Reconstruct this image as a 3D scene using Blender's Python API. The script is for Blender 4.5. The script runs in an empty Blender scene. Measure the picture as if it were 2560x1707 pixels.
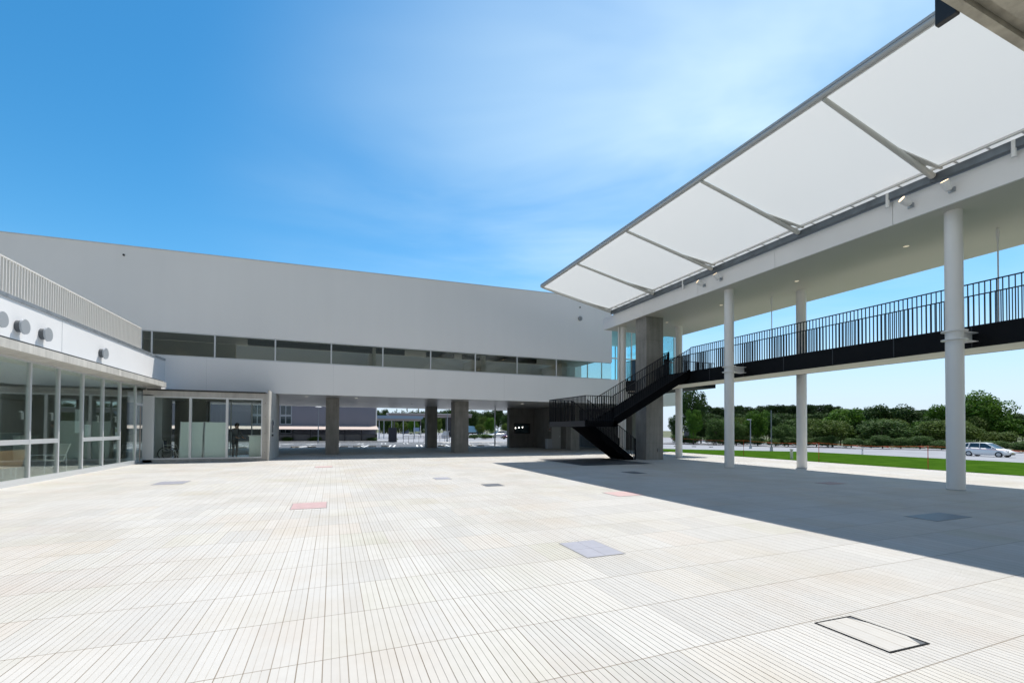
import bpy, math, random
import numpy as np
from mathutils import Vector, Matrix
random.seed(7)
rad = math.radians
S = bpy.context.scene
COL = S.collection

# ------------------------------------------------------------------ camera
H = 1.55
YAW, PITCH, ROLL = rad(21.714), rad(0.9), rad(0.3)
fw0 = Vector((math.sin(YAW), math.cos(YAW), 0)); r0 = Vector((math.cos(YAW), -math.sin(YAW), 0)); u0 = Vector((0, 0, 1))
fw = fw0*math.cos(PITCH) + u0*math.sin(PITCH); u1 = u0*math.cos(PITCH) - fw0*math.sin(PITCH)
rt = r0*math.cos(ROLL) + u1*math.sin(ROLL); up = u1*math.cos(ROLL) - r0*math.sin(ROLL)
cam = bpy.data.cameras.new('camera'); co = bpy.data.objects.new('camera', cam); COL.objects.link(co)
M = Matrix((rt, up, -fw)).transposed().to_4x4(); M.translation = Vector((0, 0, H)); co.matrix_world = M
cam.sensor_width = 36; cam.lens = 15.82; cam.shift_y = 0.0790; cam.clip_start = 0.05; cam.clip_end = 3000
S.camera = co

# ------------------------------------------------------------------ sun, sky, exposure
SUN = Vector((0.375, 0.25, 1.0)).normalized()
sl = bpy.data.lights.new('sun', 'SUN'); so = bpy.data.objects.new('sun', sl); COL.objects.link(so)
sl.energy = 5.0; sl.angle = rad(0.53); sl.color = (1.0, 0.95, 0.87)
so.rotation_euler = SUN.to_track_quat('Z', 'Y').to_euler(); so.location = (20, 20, 60)
W = bpy.data.worlds.new('World'); S.world = W; W.use_nodes = True
wn, wl = W.node_tree.nodes, W.node_tree.links
bg = wn['Background']
sky = wn.new('ShaderNodeTexSky'); sky.sky_type = 'NISHITA'; sky.sun_disc = False
sky.sun_elevation = math.asin(SUN.z); sky.sun_rotation = math.atan2(SUN.x, SUN.y)
sky.air_density = 1.0; sky.dust_density = 0.3; sky.ozone_density = 3.0; sky.altitude = 20
tc = wn.new('ShaderNodeTexCoord')
# thin cirrus: stretched noise over the sky direction, projected on a cloud plane
sep = wn.new('ShaderNodeSeparateXYZ'); wl.new(tc.outputs['Generated'], sep.inputs[0])
mx = wn.new('ShaderNodeMath'); mx.operation = 'MAXIMUM'; wl.new(sep.outputs[2], mx.inputs[0]); mx.inputs[1].default_value = 0.06
dv = wn.new('ShaderNodeVectorMath'); dv.operation = 'DIVIDE'
cmb = wn.new('ShaderNodeCombineXYZ')
for k in range(3): wl.new(mx.outputs[0], cmb.inputs[k])
wl.new(tc.outputs['Generated'], dv.inputs[0]); wl.new(cmb.outputs[0], dv.inputs[1])
mp = wn.new('ShaderNodeMapping'); mp.inputs['Rotation'].default_value = (0, 0, rad(35)); mp.inputs['Scale'].default_value = (0.7, 1.0, 0.0); mp.inputs['Location'].default_value = (11.0, 3.0, 0)
wl.new(dv.outputs[0], mp.inputs[0])
nz = wn.new('ShaderNodeTexNoise'); nz.inputs['Scale'].default_value = 0.9; nz.inputs['Detail'].default_value = 5; nz.inputs['Roughness'].default_value = 0.54; nz.inputs['Distortion'].default_value = 0.35
wl.new(mp.outputs[0], nz.inputs['Vector'])
cr = wn.new('ShaderNodeMapRange'); cr.interpolation_type = 'SMOOTHSTEP'
wl.new(nz.outputs[0], cr.inputs[0]); cr.inputs[1].default_value = 0.28; cr.inputs[2].default_value = 0.80; cr.inputs[3].default_value = 0.16; cr.inputs[4].default_value = 0.95
# more high cloud towards the sun side of the sky
dt = wn.new('ShaderNodeVectorMath'); dt.operation = 'DOT_PRODUCT'; wl.new(tc.outputs['Generated'], dt.inputs[0]); dt.inputs[1].default_value = (0.83, 0.56, 0.0)
sr = wn.new('ShaderNodeMapRange'); sr.interpolation_type = 'SMOOTHSTEP'; wl.new(dt.outputs['Value'], sr.inputs[0]); sr.inputs[1].default_value = 0.25; sr.inputs[2].default_value = 1.0; sr.inputs[3].default_value = 0.0; sr.inputs[4].default_value = 1.0
ml = wn.new('ShaderNodeMath'); ml.operation = 'MULTIPLY'; wl.new(cr.outputs[0], ml.inputs[0]); wl.new(sr.outputs[0], ml.inputs[1])
# the cloud sheet thins out low over the horizon
lf = wn.new('ShaderNodeMapRange'); lf.interpolation_type = 'SMOOTHSTEP'; wl.new(sep.outputs[2], lf.inputs[0]); lf.inputs[1].default_value = 0.16; lf.inputs[2].default_value = 0.55; lf.inputs[3].default_value = 0.22; lf.inputs[4].default_value = 1.0
ml2 = wn.new('ShaderNodeMath'); ml2.operation = 'MULTIPLY'; wl.new(ml.outputs[0], ml2.inputs[0]); wl.new(lf.outputs[0], ml2.inputs[1])
hue = wn.new('ShaderNodeHueSaturation'); hue.inputs['Hue'].default_value = 0.488; hue.inputs['Saturation'].default_value = 1.34; hue.inputs['Value'].default_value = 1.10
wl.new(sky.outputs[0], hue.inputs['Color'])
mixc = wn.new('ShaderNodeMix'); mixc.data_type = 'RGBA'
wl.new(ml2.outputs[0], mixc.inputs[0]); wl.new(hue.outputs[0], mixc.inputs[6]); mixc.inputs[7].default_value = (5.2, 6.6, 7.3, 1)
# pale haze low over the horizon, and an unseen grey veil behind the camera, added to make shade less blue
hz = wn.new('ShaderNodeMapRange'); hz.interpolation_type = 'SMOOTHSTEP'; wl.new(sep.outputs[2], hz.inputs[0]); hz.inputs[1].default_value = 0.0; hz.inputs[2].default_value = 0.30; hz.inputs[3].default_value = 0.85; hz.inputs[4].default_value = 0.0
mixh = wn.new('ShaderNodeMix'); mixh.data_type = 'RGBA'; wl.new(hz.outputs[0], mixh.inputs[0]); wl.new(mixc.outputs[2], mixh.inputs[6]); mixh.inputs[7].default_value = (4.1, 5.0, 6.3, 1)
db = wn.new('ShaderNodeVectorMath'); db.operation = 'DOT_PRODUCT'; wl.new(tc.outputs['Generated'], db.inputs[0]); db.inputs[1].default_value = (-0.35, -0.93, 0.0)
bk = wn.new('ShaderNodeMapRange'); bk.interpolation_type = 'SMOOTHSTEP'; wl.new(db.outputs['Value'], bk.inputs[0]); bk.inputs[1].default_value = -0.05; bk.inputs[2].default_value = 0.6; bk.inputs[3].default_value = 0.0; bk.inputs[4].default_value = 0.8
mixb = wn.new('ShaderNodeMix'); mixb.data_type = 'RGBA'; wl.new(bk.outputs[0], mixb.inputs[0]); wl.new(mixh.outputs[2], mixb.inputs[6]); mixb.inputs[7].default_value = (1.75, 1.75, 1.65, 1)
wl.new(mixb.outputs[2], bg.inputs[0]); bg.inputs[1].default_value = 0.14
S.view_settings.view_transform = 'Standard'; S.view_settings.look = 'None'
S.view_settings.exposure = 0.20; S.view_settings.gamma = 1.0; S.view_settings.use_curve_mapping = False
S.cycles.max_bounces = 8; S.cycles.transparent_max_bounces = 16
S.cycles.use_denoising = True

# ------------------------------------------------------------------ materials
def mat(name):
    m = bpy.data.materials.new(name); m.use_nodes = True
    return m, m.node_tree.nodes, m.node_tree.links, m.node_tree.nodes['Principled BSDF']
def simple(name, c, rough=0.5, metal=0.0, spec=0.5, var=0.0, scale=3.0, bump=0.0, bscale=40.0):
    m, n, l, p = mat(name)
    p.inputs['Base Color'].default_value = (*c, 1); p.inputs['Roughness'].default_value = rough
    p.inputs['Metallic'].default_value = metal; p.inputs['Specular IOR Level'].default_value = spec
    if var or bump:
        g = n.new('ShaderNodeNewGeometry')
    if var:
        t = n.new('ShaderNodeTexNoise'); t.inputs['Scale'].default_value = scale; t.inputs['Detail'].default_value = 5
        l.new(g.outputs['Position'], t.inputs['Vector'])
        r = n.new('ShaderNodeMapRange'); r.inputs[1].default_value = 0.3; r.inputs[2].default_value = 0.7; r.inputs[3].default_value = 1-var; r.inputs[4].default_value = 1+var
        l.new(t.outputs[0], r.inputs[0])
        v = n.new('ShaderNodeVectorMath'); v.operation = 'SCALE'; v.inputs[0].default_value = c
        l.new(r.outputs[0], v.inputs['Scale']); l.new(v.outputs[0], p.inputs['Base Color'])
    if bump:
        t2 = n.new('ShaderNodeTexNoise'); t2.inputs['Scale'].default_value = bscale; t2.inputs['Detail'].default_value = 4
        l.new(g.outputs['Position'], t2.inputs['Vector'])
        b = n.new('ShaderNodeBump'); b.inputs['Strength'].default_value = bump; b.inputs['Distance'].default_value = 0.01
        l.new(t2.outputs[0], b.inputs['Height']); l.new(b.outputs[0], p.inputs['Normal'])
    return m
def emit(name, c, s):
    m, n, l, p = mat(name)
    p.inputs['Base Color'].default_value = (*c, 1); p.inputs['Emission Color'].default_value = (*c, 1); p.inputs['Emission Strength'].default_value = s
    return m
def glass(name, tint, refl=1.0, ior=1.5):
    m, n, l, p = mat(name); n.remove(p)
    tr = n.new('ShaderNodeBsdfTransparent'); tr.inputs[0].default_value = (*tint, 1)
    gl = n.new('ShaderNodeBsdfGlossy'); gl.inputs['Roughness'].default_value = 0.0; gl.inputs[0].default_value = (0.95, 1, 0.98, 1)
    fr = n.new('ShaderNodeFresnel'); fr.inputs[0].default_value = ior
    mu = n.new('ShaderNodeMath'); mu.operation = 'MULTIPLY'; mu.use_clamp = True; mu.inputs[1].default_value = refl
    l.new(fr.outputs[0], mu.inputs[0])
    mi = n.new('ShaderNodeMixShader'); l.new(mu.outputs[0], mi.inputs[0]); l.new(tr.outputs[0], mi.inputs[1]); l.new(gl.outputs[0], mi.inputs[2])
    l.new(mi.outputs[0], n['Material Output'].inputs[0])
    return m
def concrete(name, c, tie=0.0):
    m, n, l, p = mat(name)
    g = n.new('ShaderNodeNewGeometry')
    t = n.new('ShaderNodeTexNoise'); t.inputs['Scale'].default_value = 1.3; t.inputs['Detail'].default_value = 8; t.inputs['Roughness'].default_value = 0.6
    l.new(g.outputs['Position'], t.inputs['Vector'])
    mp = n.new('ShaderNodeMapping'); mp.inputs['Scale'].default_value = (6, 6, 0.7); l.new(g.outputs['Position'], mp.inputs[0])
    t2 = n.new('ShaderNodeTexNoise'); t2.inputs['Scale'].default_value = 1.0; t2.inputs['Detail'].default_value = 4; l.new(mp.outputs[0], t2.inputs['Vector'])
    ad = n.new('ShaderNodeMath'); ad.operation = 'ADD'; l.new(t.outputs[0], ad.inputs[0]); l.new(t2.outputs[0], ad.inputs[1])
    r = n.new('ShaderNodeMapRange'); r.inputs[1].default_value = 0.7; r.inputs[2].default_value = 1.3; r.inputs[3].default_value = 0.78; r.inputs[4].default_value = 1.18
    l.new(ad.outputs[0], r.inputs[0])
    # formwork joint every 0.9 m of height
    sp = n.new('ShaderNodeSeparateXYZ'); l.new(g.outputs['Position'], sp.inputs[0])
    q = n.new('ShaderNodeMath'); q.operation = 'PINGPONG'; q.inputs[1].default_value = 0.9; l.new(sp.outputs[2], q.inputs[0])
    k = n.new('ShaderNodeMath'); k.operation = 'GREATER_THAN'; k.inputs[1].default_value = 0.893; l.new(q.outputs[0], k.inputs[0])
    k2 = n.new('ShaderNodeMath'); k2.operation = 'MULTIPLY'; k2.inputs[1].default_value = 0.22; l.new(k.outputs[0], k2.inputs[0])
    s2 = n.new('ShaderNodeMath'); s2.operation = 'SUBTRACT'; l.new(r.outputs[0], s2.inputs[0]); l.new(k2.outputs[0], s2.inputs[1])
    v = n.new('ShaderNodeVectorMath'); v.operation = 'SCALE'; v.inputs[0].default_value = c
    l.new(s2.outputs[0], v.inputs['Scale']); l.new(v.outputs[0], p.inputs['Base Color'])
    p.inputs['Roughness'].default_value = 0.75
    b = n.new('ShaderNodeBump'); b.inputs['Strength'].default_value = 0.25; b.inputs['Distance'].default_value = 0.01
    l.new(t.outputs[0], b.inputs['Height']); l.new(b.outputs[0], p.inputs['Normal'])
    return m
def leafmat(name, c1, c2):
    m, n, l, p = mat(name)
    g = n.new('ShaderNodeNewGeometry'); t = n.new('ShaderNodeTexNoise'); t.inputs['Scale'].default_value = 0.9; t.inputs['Detail'].default_value = 3
    l.new(g.outputs['Position'], t.inputs['Vector'])
    oi = n.new('ShaderNodeObjectInfo')
    r = n.new('ShaderNodeMapRange'); r.inputs[1].default_value = 0.35; r.inputs[2].default_value = 0.65; l.new(t.outputs[0], r.inputs[0])
    ad = n.new('ShaderNodeMath'); ad.operation = 'MULTIPLY_ADD'; ad.use_clamp = True; ad.inputs[1].default_value = 0.7; l.new(r.outputs[0], ad.inputs[0])
    om = n.new('ShaderNodeMath'); om.operation = 'MULTIPLY'; om.inputs[1].default_value = 0.3; l.new(oi.outputs['Random'], om.inputs[0]); l.new(om.outputs[0], ad.inputs[2])
    mi = n.new('ShaderNodeMix'); mi.data_type = 'RGBA'; mi.inputs[6].default_value = (*c1, 1); mi.inputs[7].default_value = (*c2, 1)
    l.new(ad.outputs[0], mi.inputs[0]); l.new(mi.outputs[2], p.inputs['Base Color'])
    p.inputs['Roughness'].default_value = 0.65; p.inputs['Specular IOR Level'].default_value = 0.12
    tl = n.new('ShaderNodeBsdfTranslucent'); l.new(mi.outputs[2], tl.inputs[0])
    ms = n.new('ShaderNodeMixShader'); ms.inputs[0].default_value = 0.3
    l.new(p.outputs[0], ms.inputs[1]); l.new(tl.outputs[0], ms.inputs[2]); l.new(ms.outputs[0], n['Material Output'].inputs[0])
    return m
def paving():
    m, n, l, p = mat('ribbed_paving')
    def math_(op, a, b=None, c=None):
        x = n.new('ShaderNodeMath'); x.operation = op
        for i, v in enumerate((a, b, c)):
            if v is None: continue
            if isinstance(v, (int, float)): x.inputs[i].default_value = v
            else: l.new(v, x.inputs[i])
        return x.outputs[0]
    g = n.new('ShaderNodeNewGeometry'); sp = n.new('ShaderNodeSeparateXYZ'); l.new(g.outputs['Position'], sp.inputs[0])
    X, Y = sp.outputs[0], sp.outputs[1]
    row = math_('FLOOR', math_('DIVIDE', math_('ADD', Y, 76-2.53), 0.76))
    fy = math_('FRACT', math_('DIVIDE', math_('ADD', Y, 76-2.53), 0.76))
    # strips of 0.155 m, each with three ribs
    fx = math_('FRACT', math_('DIVIDE', math_('ADD', X, 100.02), 0.155)); sx = math_('FLOOR', math_('DIVIDE', math_('ADD', X, 100.02), 0.155))
    fr = math_('FRACT', math_('DIVIDE', math_('ADD', X, 100.02), 0.155/3))
    dist = lambda f: math_('SUBTRACT', 0.5, math_('ABSOLUTE', math_('SUBTRACT', f, 0.5)))
    def line(f, w0, w1):
        r = n.new('ShaderNodeMapRange'); l.new(dist(f), r.inputs[0]); r.inputs[1].default_value = w0; r.inputs[2].default_value = w1; r.inputs[3].default_value = 1; r.inputs[4].default_value = 0
        return r.outputs[0]
    rib = line(fr, 0.038, 0.05); joint = line(fx, 0.018, 0.032); rowj = line(fy, 0.004, 0.008)
    # random tone of each strip and of groups of strips
    wv = n.new('ShaderNodeCombineXYZ'); l.new(sx, wv.inputs[0]); l.new(row, wv.inputs[1])
    wh = n.new('ShaderNodeTexWhiteNoise'); wh.noise_dimensions = '2D'; l.new(wv.outputs[0], wh.inputs['Vector'])
    gx = math_('FLOOR', math_('DIVIDE', math_('ADD', sx, math_('MULTIPLY', row, 1.7)), 4.0))
    wv2 = n.new('ShaderNodeCombineXYZ'); l.new(gx, wv2.inputs[0]); l.new(row, wv2.inputs[1])
    wh2 = n.new('ShaderNodeTexWhiteNoise'); wh2.noise_dimensions = '2D'; l.new(wv2.outputs[0], wh2.inputs['Vector'])
    nz = n.new('ShaderNodeTexNoise'); nz.inputs['Scale'].default_value = 0.45; nz.inputs['Detail'].default_value = 6; nz.inputs['Roughness'].default_value = 0.62; l.new(g.outputs['Position'], nz.inputs['Vector'])
    nf = n.new('ShaderNodeTexNoise'); nf.inputs['Scale'].default_value = 9.0; nf.inputs['Detail'].default_value = 5; l.new(g.outputs['Position'], nf.inputs['Vector'])
    tone = math_('ADD', math_('ADD', math_('MULTIPLY', wh.outputs['Value'], 0.05), math_('MULTIPLY', wh2.outputs['Value'], 0.13)), math_('MULTIPLY', nf.outputs[0], 0.10))
    val = math_('ADD', 0.79, tone)
    # warm dirt in patches and along the grooves
    dr = n.new('ShaderNodeMapRange'); l.new(nz.outputs[0], dr.inputs[0]); dr.inputs[1].default_value = 0.44; dr.inputs[2].default_value = 0.70; dr.inputs[3].default_value = 0; dr.inputs[4].default_value = 0.46
    w2 = n.new('ShaderNodeMapRange'); l.new(wh2.outputs['Value'], w2.inputs[0]); w2.inputs[1].default_value = 0.70; w2.inputs[2].default_value = 1.0; w2.inputs[3].default_value = 0.0; w2.inputs[4].default_value = 0.30
    dirt = math_('MINIMUM', math_('ADD', dr.outputs[0], w2.outputs[0]), 0.7)
    base = n.new('ShaderNodeVectorMath'); base.operation = 'SCALE'; base.inputs[0].default_value = (0.525, 0.515, 0.495); l.new(val, base.inputs['Scale'])
    m1 = n.new('ShaderNodeMix'); m1.data_type = 'RGBA'; l.new(dirt, m1.inputs[0]); l.new(base.outputs[0], m1.inputs[6])
    # dirt hue shifts between pinkish and greenish grey from place to place
    mh = n.new('ShaderNodeMix'); mh.data_type = 'RGBA'; mh.inputs[6].default_value = (0.44, 0.355, 0.29, 1); mh.inputs[7].default_value = (0.37, 0.36, 0.28, 1)
    l.new(wh2.outputs['Color'], mh.inputs[0]); l.new(mh.outputs[2], m1.inputs[7])
    gro = math_('MINIMUM', math_('ADD', math_('MULTIPLY', rib, math_('MULTIPLY', nz.outputs[0], 0.55)), math_('ADD', math_('MULTIPLY', joint, math_('ADD', 0.25, math_('MULTIPLY', wh.outputs['Value'], 0.6))), math_('MULTIPLY', rowj, math_('ADD', 0.45, math_('MULTIPLY', nf.outputs[0], 0.6))))), 0.9)
    m2 = n.new('ShaderNodeMix'); m2.data_type = 'RGBA'; l.new(gro, m2.inputs[0]); l.new(m1.outputs[2], m2.inputs[6]); m2.inputs[7].default_value = (0.22, 0.185, 0.145, 1)
    l.new(m2.outputs[2], p.inputs['Base Color']); p.inputs['Roughness'].default_value = 0.8; p.inputs['Specular IOR Level'].default_value = 0.2
    ht = math_('SUBTRACT', math_('MULTIPLY', nf.outputs[0], 0.3), rowj)
    b = n.new('ShaderNodeBump'); b.inputs['Strength'].default_value = 0.5; b.inputs['Distance'].default_value = 0.004; l.new(ht, b.inputs['Height']); l.new(b.outputs[0], p.inputs['Normal'])
    return m
def membrane():
    m, n, l, p = mat('white_membrane'); n.remove(p)
    d = n.new('ShaderNodeBsdfDiffuse'); d.inputs[0].default_value = (0.82, 0.83, 0.83, 1)
    t = n.new('ShaderNodeBsdfTranslucent'); t.inputs[0].default_value = (0.82, 0.84, 0.84, 1)
    mi = n.new('ShaderNodeMixShader'); mi.inputs[0].default_value = 0.29
    l.new(d.outputs[0], mi.inputs[1]); l.new(t.outputs[0], mi.inputs[2]); l.new(mi.outputs[0], n['Material Output'].inputs[0])
    return m

WHITE = simple('white_wall_paint', (0.79, 0.78, 0.775), 0.55, var=0.03, scale=0.5)
def facade_paint():
    m, n, l, p = mat('facade_paint')
    g = n.new('ShaderNodeNewGeometry'); mp_ = n.new('ShaderNodeMapping'); mp_.inputs['Scale'].default_value = (1.6, 1.6, 0.12); l.new(g.outputs['Position'], mp_.inputs[0])
    a = n.new('ShaderNodeTexNoise'); a.inputs['Scale'].default_value = 1.0; a.inputs['Detail'].default_value = 7; l.new(mp_.outputs[0], a.inputs['Vector'])
    b = n.new('ShaderNodeTexNoise'); b.inputs['Scale'].default_value = 0.22; b.inputs['Detail'].default_value = 4; l.new(g.outputs['Position'], b.inputs['Vector'])
    ad = n.new('ShaderNodeMath'); ad.operation = 'ADD'; l.new(a.outputs[0], ad.inputs[0]); l.new(b.outputs[0], ad.inputs[1])
    mr = n.new('ShaderNodeMapRange'); mr.inputs[1].default_value = 0.75; mr.inputs[2].default_value = 1.25; mr.inputs[3].default_value = 0.985; mr.inputs[4].default_value = 1.012; l.new(ad.outputs[0], mr.inputs[0])
    v = n.new('ShaderNodeVectorMath'); v.operation = 'SCALE'; v.inputs[0].default_value = (0.84, 0.835, 0.835); l.new(mr.outputs[0], v.inputs['Scale']); l.new(v.outputs[0], p.inputs['Base Color'])
    p.inputs['Roughness'].default_value = 0.5
    return m
FACADE = facade_paint()
WARMW = simple('soffit_paint', (0.60, 0.575, 0.52), 0.5, var=0.015, scale=0.5)
METW = simple('white_enamel_steel', (0.78, 0.78, 0.775), 0.35)
ALU = simple('aluminium_frame', (0.62, 0.64, 0.66), 0.35, 0.35)
GALV = simple('galvanised_steel', (0.36, 0.39, 0.42), 0.38, 0.6, var=0.15, scale=4)
CONC = concrete('fair_faced_concrete', (0.25, 0.24, 0.22))
CONCD = concrete('dark_core_concrete', (0.17, 0.165, 0.155))  # darker tone for the core walls and tie holes
CONCL = concrete('pale_precast_concrete', (0.50, 0.485, 0.45))
CONCF = concrete('lobby_concrete', (0.40, 0.385, 0.36))
CONCE = simple('weathered_eave_concrete', (0.36, 0.335, 0.27), 0.85, var=0.32, scale=7.0, bump=0.9, bscale=16)
MATT = simple('matt_charcoal_paint', (0.007, 0.0075, 0.009), 1.0, spec=0.0)
DARK = simple('charcoal_steel', (0.008, 0.009, 0.011), 0.6, spec=0.12)
BLACK = simple('black_flashing', (0.02, 0.02, 0.02), 0.5)
GLASS = glass('clear_green_glass', (0.935, 0.97, 0.955), 0.45)
GLASSD = glass('tinted_band_glass', (0.84, 0.87, 0.85), 0.9)
GLASSB = glass('blue_green_glass', (0.80, 0.96, 0.985), 0.5)
GLASSF = simple('frosted_glass_panel', (0.84, 0.92, 0.89), 0.25)
MEMB = membrane()
PAVE = paving()
ASPH = simple('asphalt', (0.085, 0.09, 0.10), 0.85, var=0.15, scale=1.5, bump=0.3, bscale=30)
ROAD = simple('sunbleached_road', (0.29, 0.30, 0.325), 0.9, spec=0.1, var=0.12, scale=0.5, bump=0.3, bscale=20)
PATHM = simple('pale_pavement', (0.46, 0.44, 0.42), 0.8, var=0.08, scale=1.0)
MARK = simple('road_marking_paint', (0.78, 0.78, 0.76), 0.6)
EARTH = simple('earth', (0.10, 0.11, 0.05), 0.95, var=0.3, scale=0.3)
BARK = simple('bark', (0.07, 0.055, 0.045), 0.9, var=0.3, scale=6)
GRASS, gn, gl_, gp = mat('lawn_grass')
g_ = gn.new('ShaderNodeNewGeometry'); t_ = gn.new('ShaderNodeTexNoise'); t_.inputs['Scale'].default_value = 0.9; t_.inputs['Detail'].default_value = 9; t_.inputs['Roughness'].default_value = 0.75; gl_.new(g_.outputs['Position'], t_.inputs['Vector'])
r_ = gn.new('ShaderNodeValToRGB'); r_.color_ramp.elements[0].position = 0.33; r_.color_ramp.elements[0].color = (0.018, 0.055, 0.005, 1); r_.color_ramp.elements[1].position = 0.68; r_.color_ramp.elements[1].color = (0.058, 0.125, 0.013, 1)
gl_.new(t_.outputs[0], r_.inputs[0]); gl_.new(r_.outputs[0], gp.inputs['Base Color']); gp.inputs['Roughness'].default_value = 0.9; gp.inputs['Specular IOR Level'].default_value = 0.0
LEAF = {'dark': leafmat('dark_evergreen_leaves', (0.022, 0.055, 0.014), (0.062, 0.112, 0.030)),
        'round': leafmat('bright_broad_leaves', (0.034, 0.098, 0.012), (0.112, 0.220, 0.025)),
        'bush': leafmat('grey_green_leaves', (0.034, 0.080, 0.018), (0.105, 0.175, 0.048)),
        'olive': leafmat('olive_leaves', (0.048, 0.090, 0.016), (0.120, 0.175, 0.036)),
        'pine': leafmat('pine_needles', (0.019, 0.047, 0.016), (0.052, 0.090, 0.030))}
LEAF['tall'] = LEAF['dark']; LEAF['big'] = LEAF['round']; LEAF['conifer'] = LEAF['pine']
TYRE = simple('tyre_rubber', (0.018, 0.018, 0.02), 0.7)
RIM = simple('alloy_rim', (0.45, 0.46, 0.48), 0.3, 0.7)
CARGL = simple('car_window_glass', (0.03, 0.05, 0.06), 0.05, spec=0.8)
LAMPW = emit('warm_lamp_lens', (1.0, 0.72, 0.42), 2.2)
LAMPD = emit('faint_downlight', (1.0, 0.85, 0.65), 0.35)
LAMPS = emit('cool_lamp_lens', (1.0, 0.95, 0.85), 0.6)
SKIN = simple('skin', (0.42, 0.26, 0.19), 0.5)
HAIR = simple('black_hair', (0.012, 0.010, 0.010), 0.45)

# ------------------------------------------------------------------ mesh builder
class MB:
    def __init__(s): s.v = []; s.f = []; s.smooth = []
    def add(s, vs, fs, sm=False):
        o = len(s.v); s.v += [tuple(p) for p in vs]; s.f += [tuple(i+o for i in f) for f in fs]; s.smooth += [sm]*len(fs); return s
    def box(s, x0, x1, y0, y1, z0, z1):
        return s.add([(x0,y0,z0),(x1,y0,z0),(x1,y1,z0),(x0,y1,z0),(x0,y0,z1),(x1,y0,z1),(x1,y1,z1),(x0,y1,z1)],
                     [(0,3,2,1),(4,5,6,7),(0,1,5,4),(1,2,6,5),(2,3,7,6),(3,0,4,7)])
    def prism(s, poly, axis, a, b):
        n = len(poly)
        def P(p, c): return (c, p[0], p[1]) if axis == 'x' else (p[0], c, p[1]) if axis == 'y' else (p[0], p[1], c)
        vs = [P(p, a) for p in poly] + [P(p, b) for p in poly]
        fs = [tuple(range(n)), tuple(range(2*n-1, n-1, -1))] + [(i, i+n, (i+1) % n + n, (i+1) % n) for i in range(n)]
        return s.add(vs, fs)
    def tube(s, p, q, r, r2=None, n=10, cap=True):
        r2 = r if r2 is None else r2
        p, q = Vector(p), Vector(q); d = (q-p).normalized(); a = d.orthogonal().normalized(); b = d.cross(a)
        vs = []
        for c, rr in ((p, r), (q, r2)):
            for i in range(n):
                t = 2*math.pi*i/n; vs.append(c + a*math.cos(t)*rr + b*math.sin(t)*rr)
        s.add(vs, [(i, (i+1) % n, (i+1) % n+n, i+n) for i in range(n)], True)
        if cap: s.add(vs, [tuple(range(n-1, -1, -1)), tuple(range(n, 2*n))])
        return s
    def path(s, pts, r, n=8):
        for a, b in zip(pts[:-1], pts[1:]): s.tube(a, b, r, n=n)
        return s
    def bar(s, p, q, w, h):      # box section bar from p to q; w sideways, h upwards
        p, q = Vector(p), Vector(q); d = (q-p).normalized(); z = Vector((0, 0, 1))
        if abs(d.z) > 0.99: z = Vector((0, 1, 0))
        a = d.cross(z).normalized(); b = a.cross(d).normalized(); a *= w/2; b *= h/2
        return s.add([p-a-b, p+a-b, p+a+b, p-a+b, q-a-b, q+a-b, q+a+b, q-a+b], [(0,3,2,1),(4,5,6,7),(0,1,5,4),(1,2,6,5),(2,3,7,6),(3,0,4,7)])
    def ball(s, c, r, n=10, m=7, sc=(1,1,1)):
        vs = [(c[0], c[1], c[2]+r*sc[2])]
        for j in range(1, m):
            for i in range(n):
                t, u = math.pi*j/m, 2*math.pi*i/n
                vs.append((c[0]+r*sc[0]*math.sin(t)*math.cos(u), c[1]+r*sc[1]*math.sin(t)*math.sin(u), c[2]+r*sc[2]*math.cos(t)))
        vs.append((c[0], c[1], c[2]-r*sc[2])); k = len(vs)-1
        fs = [(0, 1+i, 1+(i+1) % n) for i in range(n)]
        for j in range(m-2):
            for i in range(n): fs.append((1+j*n+i, 1+(j+1)*n+i, 1+(j+1)*n+(i+1) % n, 1+j*n+(i+1) % n))
        fs += [(k, 1+(m-2)*n+(i+1) % n, 1+(m-2)*n+i) for i in range(n)]
        return s.add(vs, fs, True)
    def ring(s, c, axis, R, r, n=20, m=6):
        ax = Vector(axis).normalized(); a = ax.orthogonal().normalized(); b = ax.cross(a); c = Vector(c); vs = []
        for i in range(n):
            t = 2*math.pi*i/n; d = a*math.cos(t)+b*math.sin(t)
            for j in range(m):
                u = 2*math.pi*j/m; vs.append(c + d*(R + r*math.cos(u)) + ax*r*math.sin(u))
        return s.add(vs, [(i*m+j, ((i+1) % n)*m+j, ((i+1) % n)*m+(j+1) % m, i*m+(j+1) % m) for i in range(n) for j in range(m)], True)
    def loft(s, rings, sm=False, cap=True):
        n = len(rings[0]); vs = [p for r in rings for p in r]
        fs = [(k*n+i, k*n+(i+1) % n, (k+1)*n+(i+1) % n, (k+1)*n+i) for k in range(len(rings)-1) for i in range(n)]
        s.add(vs, fs, sm)
        if cap: s.add(list(rings[0]), [tuple(range(n-1, -1, -1))]); s.add(list(rings[-1]), [tuple(range(n))])
        return s
    def build(s, name, m, parent=None, bevel=0.0, label=None):
        org = parent.get('_o', (0, 0, 0)) if parent else (0, 0, 0)
        me = bpy.data.meshes.new(name); me.from_pydata([(x-org[0], y-org[1], z-org[2]) for x, y, z in s.v], [], s.f)
        me.polygons.foreach_set('use_smooth', s.smooth); me.update()
        me.materials.append(m)
        o = bpy.data.objects.new(name, me); COL.objects.link(o)
        if parent: o.parent = parent; o['_o'] = tuple(org)
        if label: o['label'] = label
        if bevel:
            b = o.modifiers.new('edge', 'BEVEL'); b.width = bevel; b.segments = 2; b.limit_method = 'ANGLE'
        return o
def parts(name, m, parent, boxes):
    for b in boxes: MB().box(*b).build(name, m, parent)
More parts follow.
